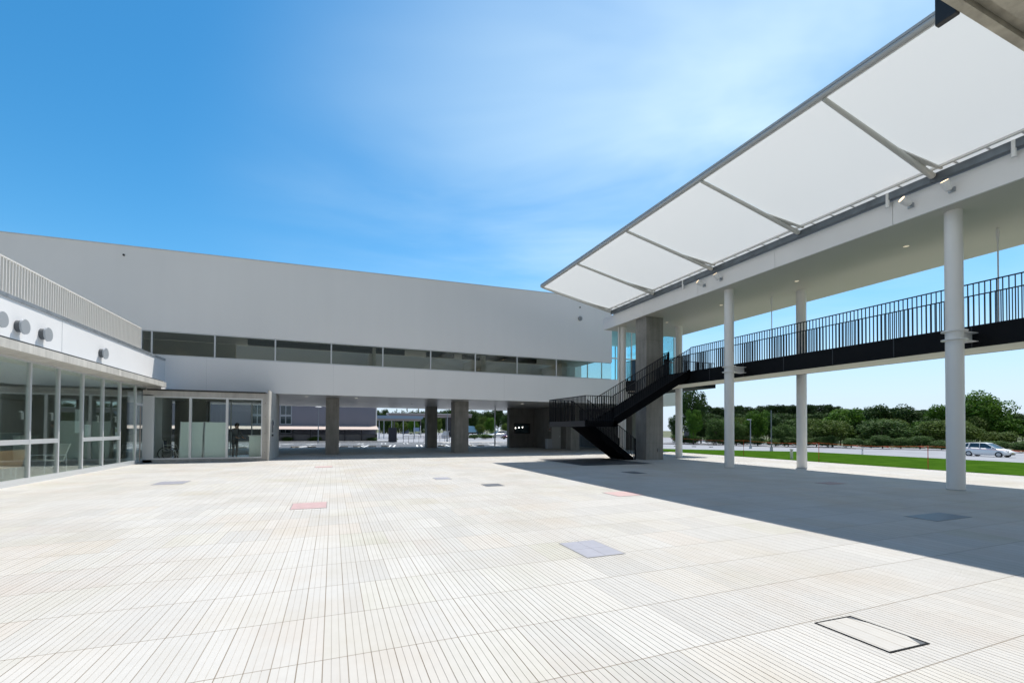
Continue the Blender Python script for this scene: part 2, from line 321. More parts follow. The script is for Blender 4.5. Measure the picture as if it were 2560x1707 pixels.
def tag(o, label, cat, group=None):
    o['label'] = label; o['category'] = cat
    if group: o['group'] = group
    return o
def thing(name, loc, label, cat, group=None):
    o = bpy.data.objects.new(name, None); o.empty_display_size = 0.3; COL.objects.link(o); o.location = loc; o['_o'] = tuple(loc)
    return tag(o, label, cat, group)
def struct(name, mb, m, kind='structure'):
    o = mb.build(name, m); o['kind'] = kind; return o
def dup(o, parent=None):
    c = o.copy(); COL.objects.link(c)
    if parent: c.parent = parent; c.matrix_parent_inverse = o.matrix_parent_inverse
    for ch in list(o.children): dup(ch, c)
    return c

# ------------------------------------------------------------------ ground
def ss(t): t = min(1, max(0, t)); return t*t*(3-2*t)
def G(x, y):
    r = (.35*min(1, max(0, (x-23)/17)) + .7*min(1, max(0, (x-40)/28)))*(1-ss((y-70)/50))
    return -max(r, .35*ss((y-42)/30))
def sheet(xs, ys, dz):
    mb = MB(); vs = [(x, y, G(x, y)+dz) for y in ys for x in xs]; n = len(xs)
    return mb.add(vs, [(j*n+i, j*n+i+1, (j+1)*n+i+1, (j+1)*n+i) for j in range(len(ys)-1) for i in range(n-1)], True)
def span(a, b, n): return [a+(b-a)*i/n for i in range(n+1)]
struct('ground', sheet([-900, -300, -100, -40]+span(-20, 140, 40)+[170, 250, 500, 1200], [-600, -200, -60, -20]+span(0, 130, 40)+[150, 200, 300, 600, 1500], -0.30), EARTH)
# plaza slab with a real edge
# paving with real grooves every 52 mm, running away from the camera
pz = MB(); PITCH_G, GW, GD = 0.155/3, 0.0046, 0.0028
k0 = int(math.floor((-40+100.02)/PITCH_G)); k1 = int(math.floor((22.69+100.02)/PITCH_G)); YA, YB = -12.0, 40.0
prof = []
for k in range(k0, k1):
    g = k*PITCH_G - 100.02; prof += [(g-GW/2, 0.0), (g-GW/2, -GD), (g+GW/2, -GD), (g+GW/2, 0.0)]
prof.append((22.7, 0.0))
pz.add([(x, YA, z) for x, z in prof]+[(x, YB, z) for x, z in prof], [(i, i+1, len(prof)+i+1, len(prof)+i) for i in range(len(prof)-1)])
pz.box(prof[0][0], 22.7, YA, YB, -0.25, -0.012)
struct('plaza', pz, PAVE)
# lawn beside the plaza
def strip_poly(pts_near, pts_far, n, m, dz):
    mb = MB(); vs = []
    for i in range(n+1):
        t = i/n*(len(pts_near)-1); k = min(int(t), len(pts_near)-2); f = t-k
        a = Vector(pts_near[k])*(1-f)+Vector(pts_near[k+1])*f; b = Vector(pts_far[k])*(1-f)+Vector(pts_far[k+1])*f
        for j in range(m+1):
            p = a.lerp(b, j/m); vs.append((p.x, p.y, G(p.x, p.y)+dz))
    return mb.add(vs, [(i*(m+1)+j, i*(m+1)+j+1, (i+1)*(m+1)+j+1, (i+1)*(m+1)+j) for i in range(n) for j in range(m)], True)
struct('lawn', strip_poly([(22.72, -12), (22.72, 8), (22.72, 27), (22.72, 33)], [(40, -10), (39.8, 14), (41, 28.5), (27.2, 31.9)], 40, 12, 0.012), GRASS)
# road and car park round the plaza
struct('road', sheet(span(22.9, 90, 40), span(-30, 132, 60), -0.16), ROAD)
struct('parking_lot', sheet(span(-40, 22.8, 20), span(40.02, 64, 16), -0.03), ASPH)
struct('forecourt', sheet(span(-60, 70, 30), span(64.02, 230, 40), -0.02), ROAD)
struct('pavement', sheet(span(13.0, 22.6, 8), span(56, 63.9, 6), 0.03), PATHM)
mk = MB()
def markquad(x0, y0, x1, y1, w, dz=-0.018):
    d = Vector((x1-x0, y1-y0, 0)).normalized(); a = Vector((-d.y, d.x, 0))*w/2
    pts = [Vector((x0, y0, 0))-a, Vector((x1, y1, 0))-a, Vector((x1, y1, 0))+a, Vector((x0, y0, 0))+a]
    mk.add([(p.x, p.y, G(p.x, p.y)+dz) for p in pts], [(0, 1, 2, 3)])
markquad(-30, 40.35, 22, 40.35, 0.28)
for i in range(-9, 9):
    markquad(i*2.5-0.45, 40.5, i*2.5+0.3, 45.2, 0.16); markquad(i*2.5-0.05, 40.5, i*2.5+0.7, 45.2, 0.16)
    markquad(i*2.5, 51.3, i*2.5+0.5, 55.8, 0.16); markquad(i*2.5+0.4, 51.3, i*2.5+0.9, 55.8, 0.16)
markquad(-30, 51.0, 12, 51.0, 0.5); markquad(-30, 56.5, 12, 56.5, 0.35); markquad(12, 47, 22, 47, 0.7); markquad(12, 52.5, 22, 52.5, 0.8)
struct('parking_markings', mk, MARK)
struct('planting_bed', sheet(span(-30, 8.5, 10), [66.2, 68.4], 0.14), EARTH)
struct('kerb', MB().box(-30, 8.6, 65.9, 66.2, -0.4, -0.15), CONCL)
# white wheel stops in the car park
stop0 = None
def wheel_stop(x, y, label, group):
    global stop0
    if stop0 is None:
        o = MB().prism([(-0.06, 0), (0.06, 0), (0.045, 0.12), (-0.045, 0.12)], 'x', -0.33, 0.33).build('wheel_stop', CONCL, bevel=0.01); stop0 = o
    else: o = dup(stop0)
    o.location = (x, y, G(x, y)-0.03); tag(o, label, 'wheel stop', group)
for i, x in enumerate((-6.6, -5.35, -2.85, -1.6, 0.9, 1.95, 3.2, 4.3, 8.05, 9.3, 11.9, 13.1)):
    wheel_stop(x, 40.85, 'low pale concrete wheel stop at the near end of a parking bay under the building', 'wheel stops along the near row of bays')
for i, (x, y) in enumerate(((41.5, 46.5), (44.2, 46.2), (46.8, 45.9), (49.3, 45.6))):
    wheel_stop(x, y, 'small white wheel stop on the road beyond the lawn', 'wheel stops beyond the lawn')
    bpy.context.scene.collection.objects[-1].location.z = G(x, y)-0.16
# coloured plates let into the paving
STONEG = simple('grey_plate', (0.30, 0.30, 0.34), 0.5, var=0.05, scale=5); STONEP = simple('pink_plate', (0.47, 0.33, 0.325), 0.6, var=0.08, scale=6); STONEL = simple('lavender_plate', (0.33, 0.335, 0.385), 0.45, var=0.05, scale=5); STONED = simple('slate_plate', (0.10, 0.11, 0.13), 0.45, var=0.08, scale=5)
RIMG = simple('plate_rim', (0.24, 0.235, 0.23), 0.6)
STONER = simple('red_plate', (0.33, 0.20, 0.17), 0.6, var=0.08, scale=6)
def plate(x0, x1, y0, y1, m, label, parts=1, name='cover_plate', cat='cover plate'):
    t = thing(name, ((x0+x1)/2, (y0+y1)/2, 0), label, cat, 'plates let into the paving')
    w = (x1-x0)/parts; h = (y1-y0)/max(1, parts)
    for i in range(parts):
        for j in range(parts):
            MB().box(x0+i*w+0.002, x0+(i+1)*w-0.002, y0+j*h+0.002, y0+(j+1)*h-0.002, -0.03, 0.005).build('panel', m, t)
    f = MB()
    for a in ((x0-0.012, x0, y0-0.012, y1+0.012), (x1, x1+0.012, y0-0.012, y1+0.012), (x0, x1, y0-0.012, y0), (x0, x1, y1, y1+0.012)): f.box(*a, -0.03, 0.004)
    f.build('rim', RIMG, t)
plate(-0.74, -0.10, 9.56, 10.32, STONEP, 'pink paving plate in the middle of the sunny plaza', name='paving_plate', cat='paving plate')
plate(-0.64, 0.0, 19.48, 20.1, STONEP, 'pink paving plate far off near the shade of the passage', name='paving_plate', cat='paving plate')
plate(6.23, 6.98, 8.86, 9.55, STONEP, 'pink paving plate at the edge of the canopy shadow', name='paving_plate', cat='paving plate')
plate(13.45, 14.2, 8.73, 9.2, STONER, 'brick red paving plate in the shade beside the round columns', name='paving_plate', cat='paving plate')
plate(-4.55, -3.85, 14.96, 15.74, STONEG, 'grey cover plate near the glass front on the left')
plate(2.98, 3.45, 13.72, 14.29, STONEL, 'small pale grey cover plate far out in the sun')
plate(3.91, 4.41, 11.63, 12.15, STONED, 'small dark grey cover plate in the sun ahead of the shadow')
plate(2.89, 3.42, 4.75, 5.48, STONEL, 'lavender grey cover of four panels in the foreground', parts=2)
plate(9.96, 10.53, 13.27, 14.05, STONED, 'dark cover plate in the shade before the staircase')
plate(9.74, 10.83, 4.54, 5.01, STONED, 'long dark cover plate in the shade at the right')
plate(3.36, 3.96, 24.65, 25.7, STONED, 'dark cover plate in the shade of the passage')
plate(10.1, 13.9, 17.0, 21.6, simple('dark_floor', (0.055, 0.06, 0.07), 0.6, var=0.1, scale=4), 'large dark floor panel under the stair landing', name='floor_panel', cat='floor panel')  # large rectangle, darker than the paving around it
# hatch with a paved lid in the foreground
t = thing('access_hatch', (3.85, 2.22, 0), 'paved access hatch with a thin dark metal frame in the right foreground', 'hatch')
f = MB(); q = [(3.632, 2.494), (4.050, 2.478), (4.073, 1.945), (3.640, 1.965)]
def qframe(f, q, w, z0, z1):
    c = Vector((sum(p[0] for p in q)/4, sum(p[1] for p in q)/4))
    inn = [(p[0]+w*(1 if p[0] < c.x else -1), p[1]+w*(1 if p[1] < c.y else -1)) for p in q]
    for i in range(4):
        a, b, c_, d = q[i], q[(i+1) % 4], inn[(i+1) % 4], inn[i]
        f.prism([a, b, c_, d], 'z', z0, z1)
    return inn
inn = qframe(f, q, 0.013, -0.02, 0.006); f.build('frame', DARK, t)
inn2 = [inn[0], (inn[1][0]-0.055, inn[1][1]), (inn[1][0], inn[1][1]-0.13), (inn[2][0], inn[2][1]+0.13), (inn[2][0]-0.075, inn[2][1]), inn[3]]
CORN = simple('hatch_corner_steel', (0.07, 0.08, 0.095), 0.55)
MB().prism(inn2, 'z', -0.02, 0.005).build('lid', PAVE, t)
MB().prism([(inn[1][0]-0.053, inn[1][1]-0.001), (inn[1][0]-0.001, inn[1][1]-0.001), (inn[1][0]-0.001, inn[1][1]-0.128)], 'z', -0.02, 0.003).build('lifting_corner', CORN, t)
MB().prism([(inn[2][0]-0.001, inn[2][1]+0.128), (inn[2][0]-0.001, inn[2][1]+0.001), (inn[2][0]-0.073, inn[2][1]+0.001)], 'z', -0.02, 0.003).build('lifting_corner', CORN, t)

# ------------------------------------------------------------------ main building on pillars
YF = 27.0
def roofz(x): return 10.22 + (x+14)*0.0172
B = thing('main_building', (2, 27, 0), 'long white two storey building raised on concrete pillars with a window band', 'building')
w = MB()
w.prism([(-24, 6.335), (18.36, 6.335), (18.36, roofz(18.36)), (-24, roofz(-24))], 'y', YF, YF+0.3)
w.box(-24, 24.1, YF, YF+0.3, 3.41, 5.10)
w.box(-24, -8.72, YF, YF+0.3, 5.10, 6.335)
w.build('wall', FACADE, B)
MB().prism([(-24, roofz(-24)), (18.38, roofz(18.38)), (18.38, roofz(18.38)+0.05), (-24, roofz(-24)+0.05)], 'y', YF-0.02, YF+0.4).build('roof_coping', simple('pale_coping', (0.62, 0.63, 0.63), 0.5), B)
MB().box(-24, 18.36, YF+0.3, 30.9, 9.5, 9.8).box(-24, 18.36, 33.2, 41.5, 9.5, 9.8).build('roof', GALV, B)  # the gap is an unseen slot added to brighten the corridor
w = MB(); w.box(-24, 24.1, 41.0, 41.3, 3.41, 9.5); w.box(18.1, 18.355, YF+0.3, 41, 7.6, 9.5); w.box(-24, -23.7, YF+0.3, 41, 3.41, 9.5); w.box(23.85, 24.1, YF+0.3, 33, 3.41, 4.7); w.build('rear_wall', WHITE, B)
MB().box(18.37, 24.2, YF-0.05, 33.3, 8.9, 9.2).build('hall_roof', WHITE, B)
MB().box(-24, 24.1, YF+0.3, 41.0, 3.412, 3.7).build('passage_ceiling', simple('passage_ceiling_panel', (0.52, 0.51, 0.50), 0.32, var=0.05, scale=0.4), B)
# upper floor inside
w = MB(); w.box(-23.7, 24.0, YF+0.35, 33, 4.35, 4.5); w.build('upper_floor', simple('upper_floor_finish', (0.45, 0.44, 0.41), 0.5), B)
w = MB(); w.box(-23.7, 18.8, 33, 33.2, 4.5, 9.5); w.box(-23.7, 18.0, YF+0.35, 31.4, 6.55, 6.65); w.build('inner_wall', simple('corridor_wall', (0.60, 0.60, 0.57), 0.6), B)  # corridor ceiling stops short to admit light from the added slot
parts('ceiling_duct', simple('dark_duct', (0.03, 0.035, 0.035), 0.5), B, [(a, b, 29.0, 29.3, 6.25, 6.54) for a, b in ((-4.5, 4.2), (5.6, 7.4), (8.0, 13.4))])
parts('partition', simple('beige_partition', (0.62, 0.59, 0.53), 0.6), B, [(-10, -5.4, 30.8, 31, 4.5, 6.5), (2.2, 2.4, 28.5, 33, 4.5, 6.5), (9.2, 9.5, 28.7, 33, 4.5, 6.5), (15.7, 16.1, 29.5, 33, 4.5, 6.5)])
mull = [-8.72, -7.87, -5.64, -2.90, -0.13, 2.65, 5.43, 8.25, 11.08, 13.93, 18.36]
mull = [-8.72, -8.30, -5.66, -2.90, -0.12, 2.66, 5.45, 8.26, 11.10, 13.96, 18.34]
for i in range(len(mull)-1):
    a, b = mull[i], mull[i+1]; f = MB(); wv = 0.035
    f.box(a, a+wv, YF+0.01, YF+0.12, 5.10, 6.335)
    if i < len(mull)-2: f.box(b-wv, b, YF+0.01, YF+0.12, 5.10, 6.335)
    f.box(a+wv, b-wv, YF+0.01, YF+0.12, 5.10, 5.165); f.box(a+wv, b-wv, YF+0.01, YF+0.12, 6.28, 6.335)
    wo = f.build('window', ALU, B)
    MB().box(a+wv, b-(wv if i < len(mull)-2 else 0.0), YF+0.05, YF+0.062, 5.165, 6.28).build('pane', GLASSD, wo)
parts('panel_joint', simple('joint_sealant', (0.55, 0.55, 0.55), 0.7), B, [(x, x+0.006, YF-0.003, YF, 3.42, 5.09) for x in (-6, 0.0, 4.5, 10.2)])
# glazed stair hall at the right end
parts('hall_glass', GLASSB, B, [(18.36, 24.1, YF+0.05, YF+0.065, 4.72, 8.9), (24.02, 24.035, YF+0.1, 33, 4.72, 8.9), (18.8, 24.0, 33.07, 33.085, 4.5, 8.9)])
parts('hall_mullion', METW, B, [(x, x+0.06, YF+0.02, YF+0.12, 4.72, 6.62) for x in (18.9, 20.05, 21.3, 23.95)] + [(x, x+0.06, YF+0.02, YF+0.12, 6.70, 8.9) for x in (18.9, 20.05, 21.3, 23.95)] + [(x, x+0.06, 33.0, 33.1, 4.5, 8.9) for x in (20, 21.4, 22.8)] + [(18.36, 24.1, YF+0.02, YF+0.12, 6.62, 6.70), (18.36, 24.1, YF-0.005, YF+0.12, 5.1, 5.14)])
d = MB().box(20.12, 21.28, YF+0.02, YF+0.045, 4.55, 6.6).build('door', simple('blue_door', (0.03, 0.13, 0.24), 0.1, spec=0.8), B)
MB().box(21.1, 21.14, YF-0.03, YF+0.015, 5.3, 5.9).build('handle', ALU, d)
for x, y, l in ((-1.43, 28.8, 0), (1.32, 29.0, 0), (12.66, 29.8, 0), (5.46, 33.9, 1), (9.8, 34.0, 1)):
    MB().tube((x, y, 3.405), (x, y, 3.412), 0.09, n=14).build('downlight', LAMPS if not l else BLACK, B)
# concrete pillars of the passage
def pillar(x0, x1, y0, y1, m=CONC, ties=True):
    p = MB().box(x0, x1, y0, y1, 0.0, 3.41).build('pillar', m, B, bevel=0.015)
    if ties:
        for z in (0.45, 1.35, 2.25, 3.1):
            for x in (x0+0.2, x1-0.2): MB().tube((x, y0-0.004, z), (x, y0+0.01, z), 0.022, n=8).build('tie_hole', CONCD, p)
pillar(-0.40, 0.36, 29.4, 30.4); pillar(7.50, 8.46, 29.1, 30.1); pillar(7.24, 8.08, 37.1, 38.1); pillar(-0.4, 0.36, 38.6, 39.4)
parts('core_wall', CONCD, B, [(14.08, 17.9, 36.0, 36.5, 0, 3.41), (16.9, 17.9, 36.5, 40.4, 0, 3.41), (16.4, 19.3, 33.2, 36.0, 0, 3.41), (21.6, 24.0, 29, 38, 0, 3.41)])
pillar(16.85, 17.6, 30.2, 31.0, CONC, False)
dr = MB().box(16.72, 17.55, 33.15, 33.20, 0, 2.05).build('door', simple('grey_white_door', (0.42, 0.42, 0.42), 0.5), B)
MB().box(17.4, 17.46, 33.09, 33.15, 0.95, 1.05).build('handle', ALU, dr)
MB().tube((13.6, 38.3, 0), (13.6, 38.3, 3.41), 0.06).build('downpipe', ALU, B)
# small fittings on the facade
w = MB(); w.tube((15.75, YF-0.07, 9.21), (15.75, YF, 9.21), 0.16, n=18); w.build('vent_cap', simple('grey_vent', (0.30, 0.30, 0.30), 0.4, 0.4), B)
MB().ring((15.75, YF-0.07, 9.21), (0, 1, 0), 0.12, 0.025).build('vent_cap', GALV, B)
for x, z in ((15.75, 9.99), (-9.45, 9.86)): MB().tube((x, YF-0.05, z), (x, YF, z), 0.045, n=10).build('wall_socket', BLACK, B)

# items in the passage
t = thing('notice_case', (15.27, 35.9, 1.2), 'dark wall case on the concrete core with three glowing spots standing for reflections', 'notice case')
MB().box(14.55, 16.0, 35.88, 36.0, 1.2, 2.1).build('case', BLACK, t, bevel=0.01)
MB().box(14.62, 15.85, 35.865, 35.88, 1.27, 2.03).build('pane', CARGL, t)
for x, z in ((14.6, 1.68), (14.92, 1.72), (15.25, 1.75)): MB().ball((x, 35.84, z), 0.035, sc=(1, .6, 1.5)).build('lamp', emit('case_glint', (1, 0.97, 0.9), 6.0), t)  # glowing ovals stand in for light mirrored in the pane
t = thing('vending_machine', (16.2, 32.6, 0), 'low white cabinet standing in the dark passage by the door', 'cabinet')
MB().box(15.95, 16.4, 32.4, 32.8, 0.03, 0.82).build('body', simple('grey_cabinet', (0.38, 0.40, 0.44), 0.4), t, bevel=0.015); MB().box(15.97, 16.38, 32.385, 32.40, 0.1, 0.75).build('door', simple('cabinet_front', (0.42, 0.44, 0.48), 0.35), t)
t = thing('fire_alarm', (16.5, 33.15, 1.6), 'small red alarm lamp and button on the passage wall', 'fire alarm')
MB().box(16.45, 16.62, 33.14, 33.2, 1.4, 2.0).build('plate', simple('alarm_plate', (0.25, 0.24, 0.23), 0.5), t); MB().ball((16.53, 33.12, 1.86), 0.05).build('lamp', simple('alarm_red', (0.35, 0.03, 0.03), 0.3), t); MB().ball((16.53, 33.12, 1.6), 0.05).build('button', simple('alarm_red_2', (0.30, 0.03, 0.03), 0.3), t)

# ------------------------------------------------------------------ entrance lobby under the building
L = thing('entrance_lobby', (-5.2, 24.3, 0), 'low glazed entrance lobby with a concrete frame tucked under the white building', 'building')
w = MB(); w.box(-7.75, -2.90, 24.3, 28.6, 2.95, 3.2); w.box(-3.12, -2.90, 24.3, 28.6, 0, 2.95); w.box(-7.75, -3.12, 24.3, 24.42, 0, 0.14); w.build('concrete_frame', CONCF, L, bevel=0.006)
MB().box(-2.90, -2.83, 24.28, 28.6, 0, 3.37).build('side_wall', CONCL, L)
MB().box(-7.6, -3.0, 24.26, 28.6, 3.2, 3.265).build('roof_flashing', BLACK, L)
for z in (0.4, 1.3, 2.1, 2.75): MB().tube((-3.0, 24.29, z), (-3.0, 24.31, z), 0.02, n=8).build('tie_hole', CONCD, L)
MB().box(-7.75, -7.39, 24.3, 24.45, 0.0, 3.0).build('corner_post', ALU, L)
MB().box(-7.75, -3.12, 24.45, 28.6, 0.0, 0.06).build('floor', simple('lobby_floor', (0.16, 0.16, 0.15), 0.25, var=0.05), L)
xs = [-7.39, -6.0, -4.57, -3.12]
for i in range(3):
    f = MB(); a, b = xs[i], xs[i+1]; ww = 0.05
    f.box(a, a+ww, 24.32, 24.42, 0.14, 2.95); f.box(b-ww, b, 24.32, 24.42, 0.14, 2.95); f.box(a+ww, b-ww, 24.32, 24.42, 0.14, 0.2); f.box(a+ww, b-ww, 24.32, 24.42, 2.89, 2.95)
    wo = f.build('window', ALU, L); MB().box(a+ww, b-ww, 24.36, 24.372, 0.2, 2.89).build('pane', GLASS, wo)
f = MB()
for x in (-6.2, -5.2, -4.2, -3.2): f.box(x, x+0.05, 28.5, 28.6, 0.06, 2.95)
f.build('rear_mullion', ALU, L); MB().box(-6.2, -3.15, 28.54, 28.55, 0.1, 2.9).build('rear_glass', GLASS, L)
w = MB(); w.box(-7.7, -6.2, 28.45, 28.6, 0.06, 2.95); w.box(-6.95, -6.0, 27.2, 27.4, 0.06, 2.95); w.build('inner_wall', simple('lobby_wall', (0.20, 0.19, 0.17), 0.6), L)
MB().tube((-3.0, 28.75, 0), (-3.0, 28.75, 3.41), 0.045).build('post', ALU, L)
t = thing('intercom_panel', (-2.80, 25.6, 1.6), 'small dark intercom panel on the lobby side wall', 'intercom')
MB().box(-2.83, -2.79, 25.35, 25.75, 1.35, 1.95).build('plate', simple('intercom_grey', (0.13, 0.14, 0.15), 0.4), t); MB().box(-2.79, -2.785, 25.42, 25.68, 1.62, 1.88).build('screen', CARGL, t)
MB().box(-2.83, -2.78, 25.3, 25.7, 1.15, 1.25).build('shelf', BLACK, t)
# folding display boards of frosted glass
def display_board(x0, x1, y, label):
    t = thing('display_board', ((x0+x1)/2, y, 0.06), label, 'display board', 'display boards in the lobby')
    for s_, nm in ((-1, 'front_panel'), (1, 'back_panel')):
        p = MB().add([(x0, y+s_*0.22, 0.1), (x1, y+s_*0.22, 0.1), (x1, y+s_*0.03, 1.82), (x0, y+s_*0.03, 1.82), (x0, y+s_*0.235, 0.1), (x1, y+s_*0.235, 0.1), (x1, y+s_*0.045, 1.82), (x0, y+s_*0.045, 1.82)], [(0,3,2,1),(4,5,6,7),(0,1,5,4),(1,2,6,5),(2,3,7,6),(3,0,4,7)])
        p.build(nm, GLASSF, t)
    for x in (x0, x1):
        l = MB()
        for s_ in (-1, 1): l.bar((x, y+s_*0.26, 0.06), (x, y+s_*0.04, 1.84), 0.035, 0.03)
        l.build('leg', ALU, t)
display_board(-6.5, -5.62, 24.95, 'pale frosted folding display board beside the wheelchair'); display_board(-5.55, -4.66, 24.95, 'pale frosted folding display board next to the standing person')
t = thing('reception_counter', (-3.5, 25.3, 0.06), 'white reception counter at the right end of the lobby glass', 'counter')
MB().box(-3.78, -3.2, 25.1, 25.6, 0.06, 1.16).build('front', GLASSF, t, bevel=0.01); MB().box(-3.82, -3.16, 25.05, 25.65, 1.16, 1.20).build('top', METW, t)
# wheelchair
t = thing('wheelchair', (-7.05, 25.35, 0.06), 'dark folded wheelchair with navy back rest behind the lobby glass', 'wheelchair')
for y in (25.08, 25.6):
    wl_ = MB().ring((-7.12, y, 0.36), (0, 1, 0), 0.29, 0.018).build('wheel', TYRE, t)
    sp_ = MB()
    for k in range(10):
        a = math.pi*k/5; sp_.tube((-7.12, y, 0.36), (-7.12+0.28*math.cos(a), y, 0.36+0.28*math.sin(a)), 0.004, n=5)
    sp_.ring((-7.12, y+(0.03 if y > 25.3 else -0.03), 0.36), (0, 1, 0), 0.25, 0.009); sp_.build('spokes', RIM, wl_)
    MB().ring((-6.68, y, 0.15), (0, 1, 0), 0.08, 0.015).build('castor', TYRE, t)
    MB().path([(-7.3, y, 1.0), (-7.22, y, 0.95), (-7.18, y, 0.5), (-6.75, y, 0.5), (-6.68, y, 0.15)], 0.013).path([(-7.18, y, 0.75), (-6.85, y, 0.75), (-6.78, y, 0.5), (-6.58, y, 0.16)], 0.011).build('frame', METW, t)
    MB().box(-6.66, -6.5, min(y, y+0.18*(1 if y < 25.3 else -1)), max(y, y+0.18*(1 if y < 25.3 else -1)), 0.14, 0.16).build('footrest', BLACK, t)
NAVY = simple('navy_vinyl', (0.02, 0.035, 0.12), 0.5)
MB().box(-7.2, -6.75, 25.1, 25.58, 0.49, 0.53).build('seat', NAVY, t, bevel=0.01); MB().box(-7.25, -7.2, 25.1, 25.58, 0.58, 0.96).build('backrest', NAVY, t, bevel=0.01)

# ------------------------------------------------------------------ people
def person(name, joints, edges, radii, loc, rotz, zones, label, scale=1.0, hair=None, hands=(), scene_mats=()):
    me = bpy.data.meshes.new(name); me.from_pydata(joints, edges, []); o = bpy.data.objects.new(name, me); COL.objects.link(o)
    sk = o.modifiers.new('skin', 'SKIN'); sk.use_smooth_shade = True
    sb = o.modifiers.new('sub', 'SUBSURF'); sb.levels = sb.render_levels = 2
    for i, r in enumerate(radii):
        d = me.skin_vertices[0].data[i]; d.radius = r if isinstance(r, tuple) else (r, r); d.use_root = (i == 0)
    dg = bpy.context.evaluated_depsgraph_get(); dg.update()
    m2 = bpy.data.meshes.new_from_object(o.evaluated_get(dg)); o.modifiers.clear(); o.data = m2
    # fingers: five short bent chains rooted inside each palm, added to the same mesh
    mb = MB()
    for palm, fdir, side in hands:
        palm, fdir, side = Vector(palm), Vector(fdir).normalized(), Vector(side).normalized(); dn = fdir.cross(side)
        for k, ln in enumerate((0.075, 0.085, 0.08, 0.062)):
            b = palm + fdir*0.05 + side*(0.027-0.018*k); c = b + fdir*ln*0.55; mb.tube(b, c, 0.009, 0.008, 6); mb.tube(c, c + (fdir*0.7+dn*0.5).normalized()*ln*0.5, 0.008, 0.006, 6)
        b = palm + side*0.03; c = b + (side+fdir).normalized()*0.04; mb.tube(b, c, 0.011, 0.009, 6); mb.tube(c, c+fdir*0.03, 0.009, 0.007, 6)
    if mb.v:
        n0 = len(m2.vertices); vs = [tuple(v.co) for v in m2.vertices]+mb.v; fs = [tuple(p.vertices) for p in m2.polygons]+[tuple(i+n0 for i in f) for f in mb.f]
        m3 = bpy.data.meshes.new(name); m3.from_pydata(vs, [], fs); m3.update(); o.data = m2 = m3
    for mm in scene_mats: m2.materials.append(mm)
    for p in m2.polygons: p.use_smooth = True; p.material_index = zones(p.center)
    o.location = loc; o.rotation_euler = (0, 0, rotz); o.scale = (scale,)*3
    tag(o, label, 'person')
    if hair:
        hb = MB()
        for c, r, sc in hair: hb.ball(c, r, 14, 9, sc)
        hb.build('hair', HAIR, o)
    return o
# standing figure facing +x, arms reaching forward
J = [(0,0,0.93),(0.02,0,1.1),(0.05,0,1.28),(0.09,0,1.42),(0.13,0,1.50),(0.155,0,1.585),(0.165,0,1.66),(0.06,0.17,1.40),(0.12,0.19,1.14),(0.36,0.16,1.03),(0.06,-0.17,1.40),(0.12,-0.19,1.14),(0.36,-0.16,1.03),
     (0.0,0.09,0.90),(0.03,0.10,0.48),(-0.02,0.11,0.07),(0.13,0.12,0.03),(0.0,-0.09,0.90),(0.05,-0.10,0.48),(0.02,-0.11,0.07),(0.17,-0.12,0.03),(0.43,0.155,1.01),(0.43,-0.155,1.01),(0.245,0,1.60)]
E_ = [(0,1),(1,2),(2,3),(3,4),(4,5),(5,6),(3,7),(7,8),(8,9),(3,10),(10,11),(11,12),(0,13),(13,14),(14,15),(15,16),(0,17),(17,18),(18,19),(19,20),(9,21),(12,22)]
J = J[:-1]
R_ = [(0.14,0.11),(0.14,0.105),(0.16,0.115),(0.13,0.10),0.055,0.085,0.075,0.062,0.05,0.036,0.062,0.05,0.036,0.088,0.062,0.045,0.035,0.088,0.062,0.045,0.035,(0.022,0.04),(0.022,0.04)]
SHIRT = simple('grey_shirt', (0.12, 0.125, 0.14), 0.8); TROU = simple('grey_trousers', (0.09, 0.09, 0.09), 0.8); SHOE = simple('dark_shoe', (0.02, 0.02, 0.02), 0.5)
def zone(c):
    if c.z > 1.47: return 0
    if c.x > 0.30 and 0.9 < c.z < 1.2: return 0
    if c.z > 0.92: return 1
    return 2 if c.z > 0.08 else 3
hr = [((0.14, 0, 1.655), 0.108, (1.0, 0.86, 0.88)), ((0.085, 0, 1.60), 0.075, (0.8, 1.1, 1.1))]
person('person', J, E_, R_, (-4.45, 25.5, 0.06), rad(-42), zone, 'person with short black hair and grey shirt standing inside the lobby reaching forward', 1.0, hr, [((0.42,0.155,1.01),(1,0,-0.1),(0,-1,0.2)), ((0.42,-0.155,1.01),(1,0,-0.1),(0,1,0.2))], (SKIN, SHIRT, TROU, SHOE))
J2 = [(0,0,0.93),(0.0,0,1.1),(0.01,0,1.28),(0.02,0,1.42),(0.03,0,1.50),(0.04,0,1.585),(0.045,0,1.66),(0.02,0.17,1.40),(-0.06,0.20,1.14),(0.0,0.20,0.90),(0.02,-0.17,1.40),(0.1,-0.20,1.14),(0.22,-0.19,0.93),
      (0.0,0.09,0.90),(0.14,0.09,0.50),(0.20,0.09,0.07),(0.34,0.10,0.04),(0.0,-0.09,0.90),(-0.05,-0.09,0.48),(-0.24,-0.09,0.12),(-0.13,-0.10,0.04),(0.02,0.2,0.82),(0.27,-0.18,0.87)]
def zone2(c):
    if c.z > 1.47: return 0
    if abs(c.y) > 0.16 and c.z < 1.1 and c.z > 0.75: return 0
    if c.z > 0.92: return 1
    return 2 if c.z > 0.08 else 3
hr2 = [((0.02, 0, 1.655), 0.108, (1.0, 0.86, 0.88)), ((-0.03, 0, 1.60), 0.075, (0.8, 1.1, 1.1))]
